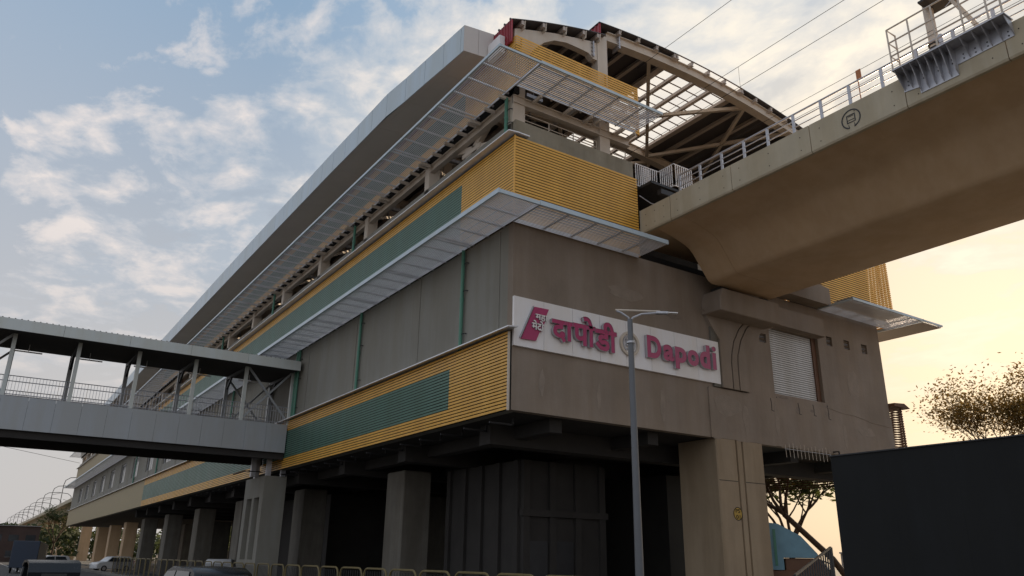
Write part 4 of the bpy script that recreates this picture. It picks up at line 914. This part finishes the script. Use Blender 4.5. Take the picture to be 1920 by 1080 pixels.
for k in range(28): piece('wall_panel', 'raw_concrete', bw_, 24.5, 24.65, 18+k*5, 22.94+k*5, GZ, 2.4)  # added to shut out horizon sky and keep the background dark
for x0, x1, y0, y1 in ((4.2, 8.4, 5.5, 11.5), (12.5, 16.5, 6, 24), (5, 9, 28, 44), (12, 17, 50, 78)): MB().box(x0, x1, y0, y1, GZ+.13, 5.34).build('dark_filler_block', 'dark_underdeck', st)  # solid blocks added to fill the space under the deck with dark

for k in range(4): MB().box(4.2+k*1.27, 4.5+k*1.27, 5.36, 5.499, GZ+.13, 5.33).build('pilaster', 'dark_underdeck', st)  # ribs, doors and beam from here on dress the added dark block
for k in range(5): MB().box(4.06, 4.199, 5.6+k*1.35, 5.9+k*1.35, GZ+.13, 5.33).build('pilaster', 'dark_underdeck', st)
for a, b in ((4.55, 5.40), (5.82, 6.67)): d_ = MB().box(a, b, 5.44, 5.498, GZ+.13, 2.3).build('filler_door', 'dark_metal', st); MB().tube([(b-.1, 5.40, .85), (b-.1, 5.40, 1.05)], .015, 6).build('door_handle', 'galvanised', d_)
MB().box(4.1, 8.4, 5.30, 5.499, 3.2, 3.45).build('lintel_beam', 'dark_underdeck', st)
for k in range(1, 9): MB().box(9.3, 11.8, 13.1*k-1, 13.1*k+1, GZ, 5.34).build('pier', 'raw_concrete', st, bevel=.05)

# ------------------------------------------------------------------ distant viaduct with arched masts
fv = empty('distant_viaduct', (0, 300, GZ), 'pale railway viaduct curving away beyond the far end of the station', 'viaduct')
def cl_(y): return 9.5-.000022*(y-150)**2*1.0
ysf = [143+30*i for i in range(24)]
mb = MB(); mc = MB()
for a, b in zip(ysf, ysf[1:]):
    xa, xb = cl_(a), cl_(b)
    mb.add([(xa-4.6, a, 13.5), (xa+4.6, a, 13.5), (xa+4.6, a, 14.4), (xa-4.6, a, 14.4), (xb-4.6, b, 13.5), (xb+4.6, b, 13.5), (xb+4.6, b, 14.4), (xb-4.6, b, 14.4)], [(0, 1, 5, 4), (1, 2, 6, 5), (2, 3, 7, 6), (3, 0, 4, 7)])
    mc.add([(xa-1.9, a, 11.9), (xa+1.9, a, 11.9), (xa+2.8, a, 13.5), (xa-2.8, a, 13.5), (xb-1.9, b, 11.9), (xb+1.9, b, 11.9), (xb+2.8, b, 13.5), (xb-2.8, b, 13.5)], [(0, 1, 5, 4), (1, 2, 6, 5), (2, 3, 7, 6), (3, 0, 4, 7)])
mb.build('deck', 'girder_panel', fv); mc.build('box_girder', 'girder_panel', fv)
for y in ysf[1:]: piece('pier', 'girder_paint', fv, cl_(y)-1.1, cl_(y)+1.1, y-1, y+1, GZ, 11.9)
am = empty('arched_mast', (0, 0, 0), 'x', 'mast', 'arched masts along the distant viaduct')
MB().tube([(-4.4, 0, 0), (-4.4, 0, 5.2), (-4.1, 0, 6.6), (-3.0, 0, 7.4), (0, 0, 7.7), (3.0, 0, 7.4), (4.1, 0, 6.6), (4.4, 0, 5.2), (4.4, 0, 0)], .11, 6).build('arch', 'dark_metal', am, smooth=True)
MB().tube([(-4.4, 0, 4.6), (-1.8, 0, 5.4)], .06, 5).tube([(4.4, 0, 4.6), (1.8, 0, 5.4)], .06, 5).build('cantilever_arm', 'dark_metal', am)
for k in range(12):
    t = am if k == 0 else copy_tree(am); y = 165+k*36; t.location = (cl_(y), y, 14.4); t['label'] = 'thin dark arched mast standing over the distant viaduct'
tag(MB().tube([(-60, 60, 17.5), (-30, 95, 16.6), (0, 141, 16.9)], .03, 5).build('power_cable', 'black_gap'), 'thin sagging cable crossing the sky below the footbridge', 'wire')
bd = MB().add([(-27.5, 55.0, 14.9), (-27.42, 55, 14.86), (-27.34, 55.1, 14.93), (-27.42, 55.25, 14.88), (-27.42, 54.9, 14.82)], [(0, 1, 3), (1, 2, 3), (0, 1, 4), (1, 2, 4)])
tag(bd.build('bird', 'black_gap'), 'tiny dark bird in the pale sky between the footbridge posts', 'bird')
print('objects', len(bpy.data.objects))
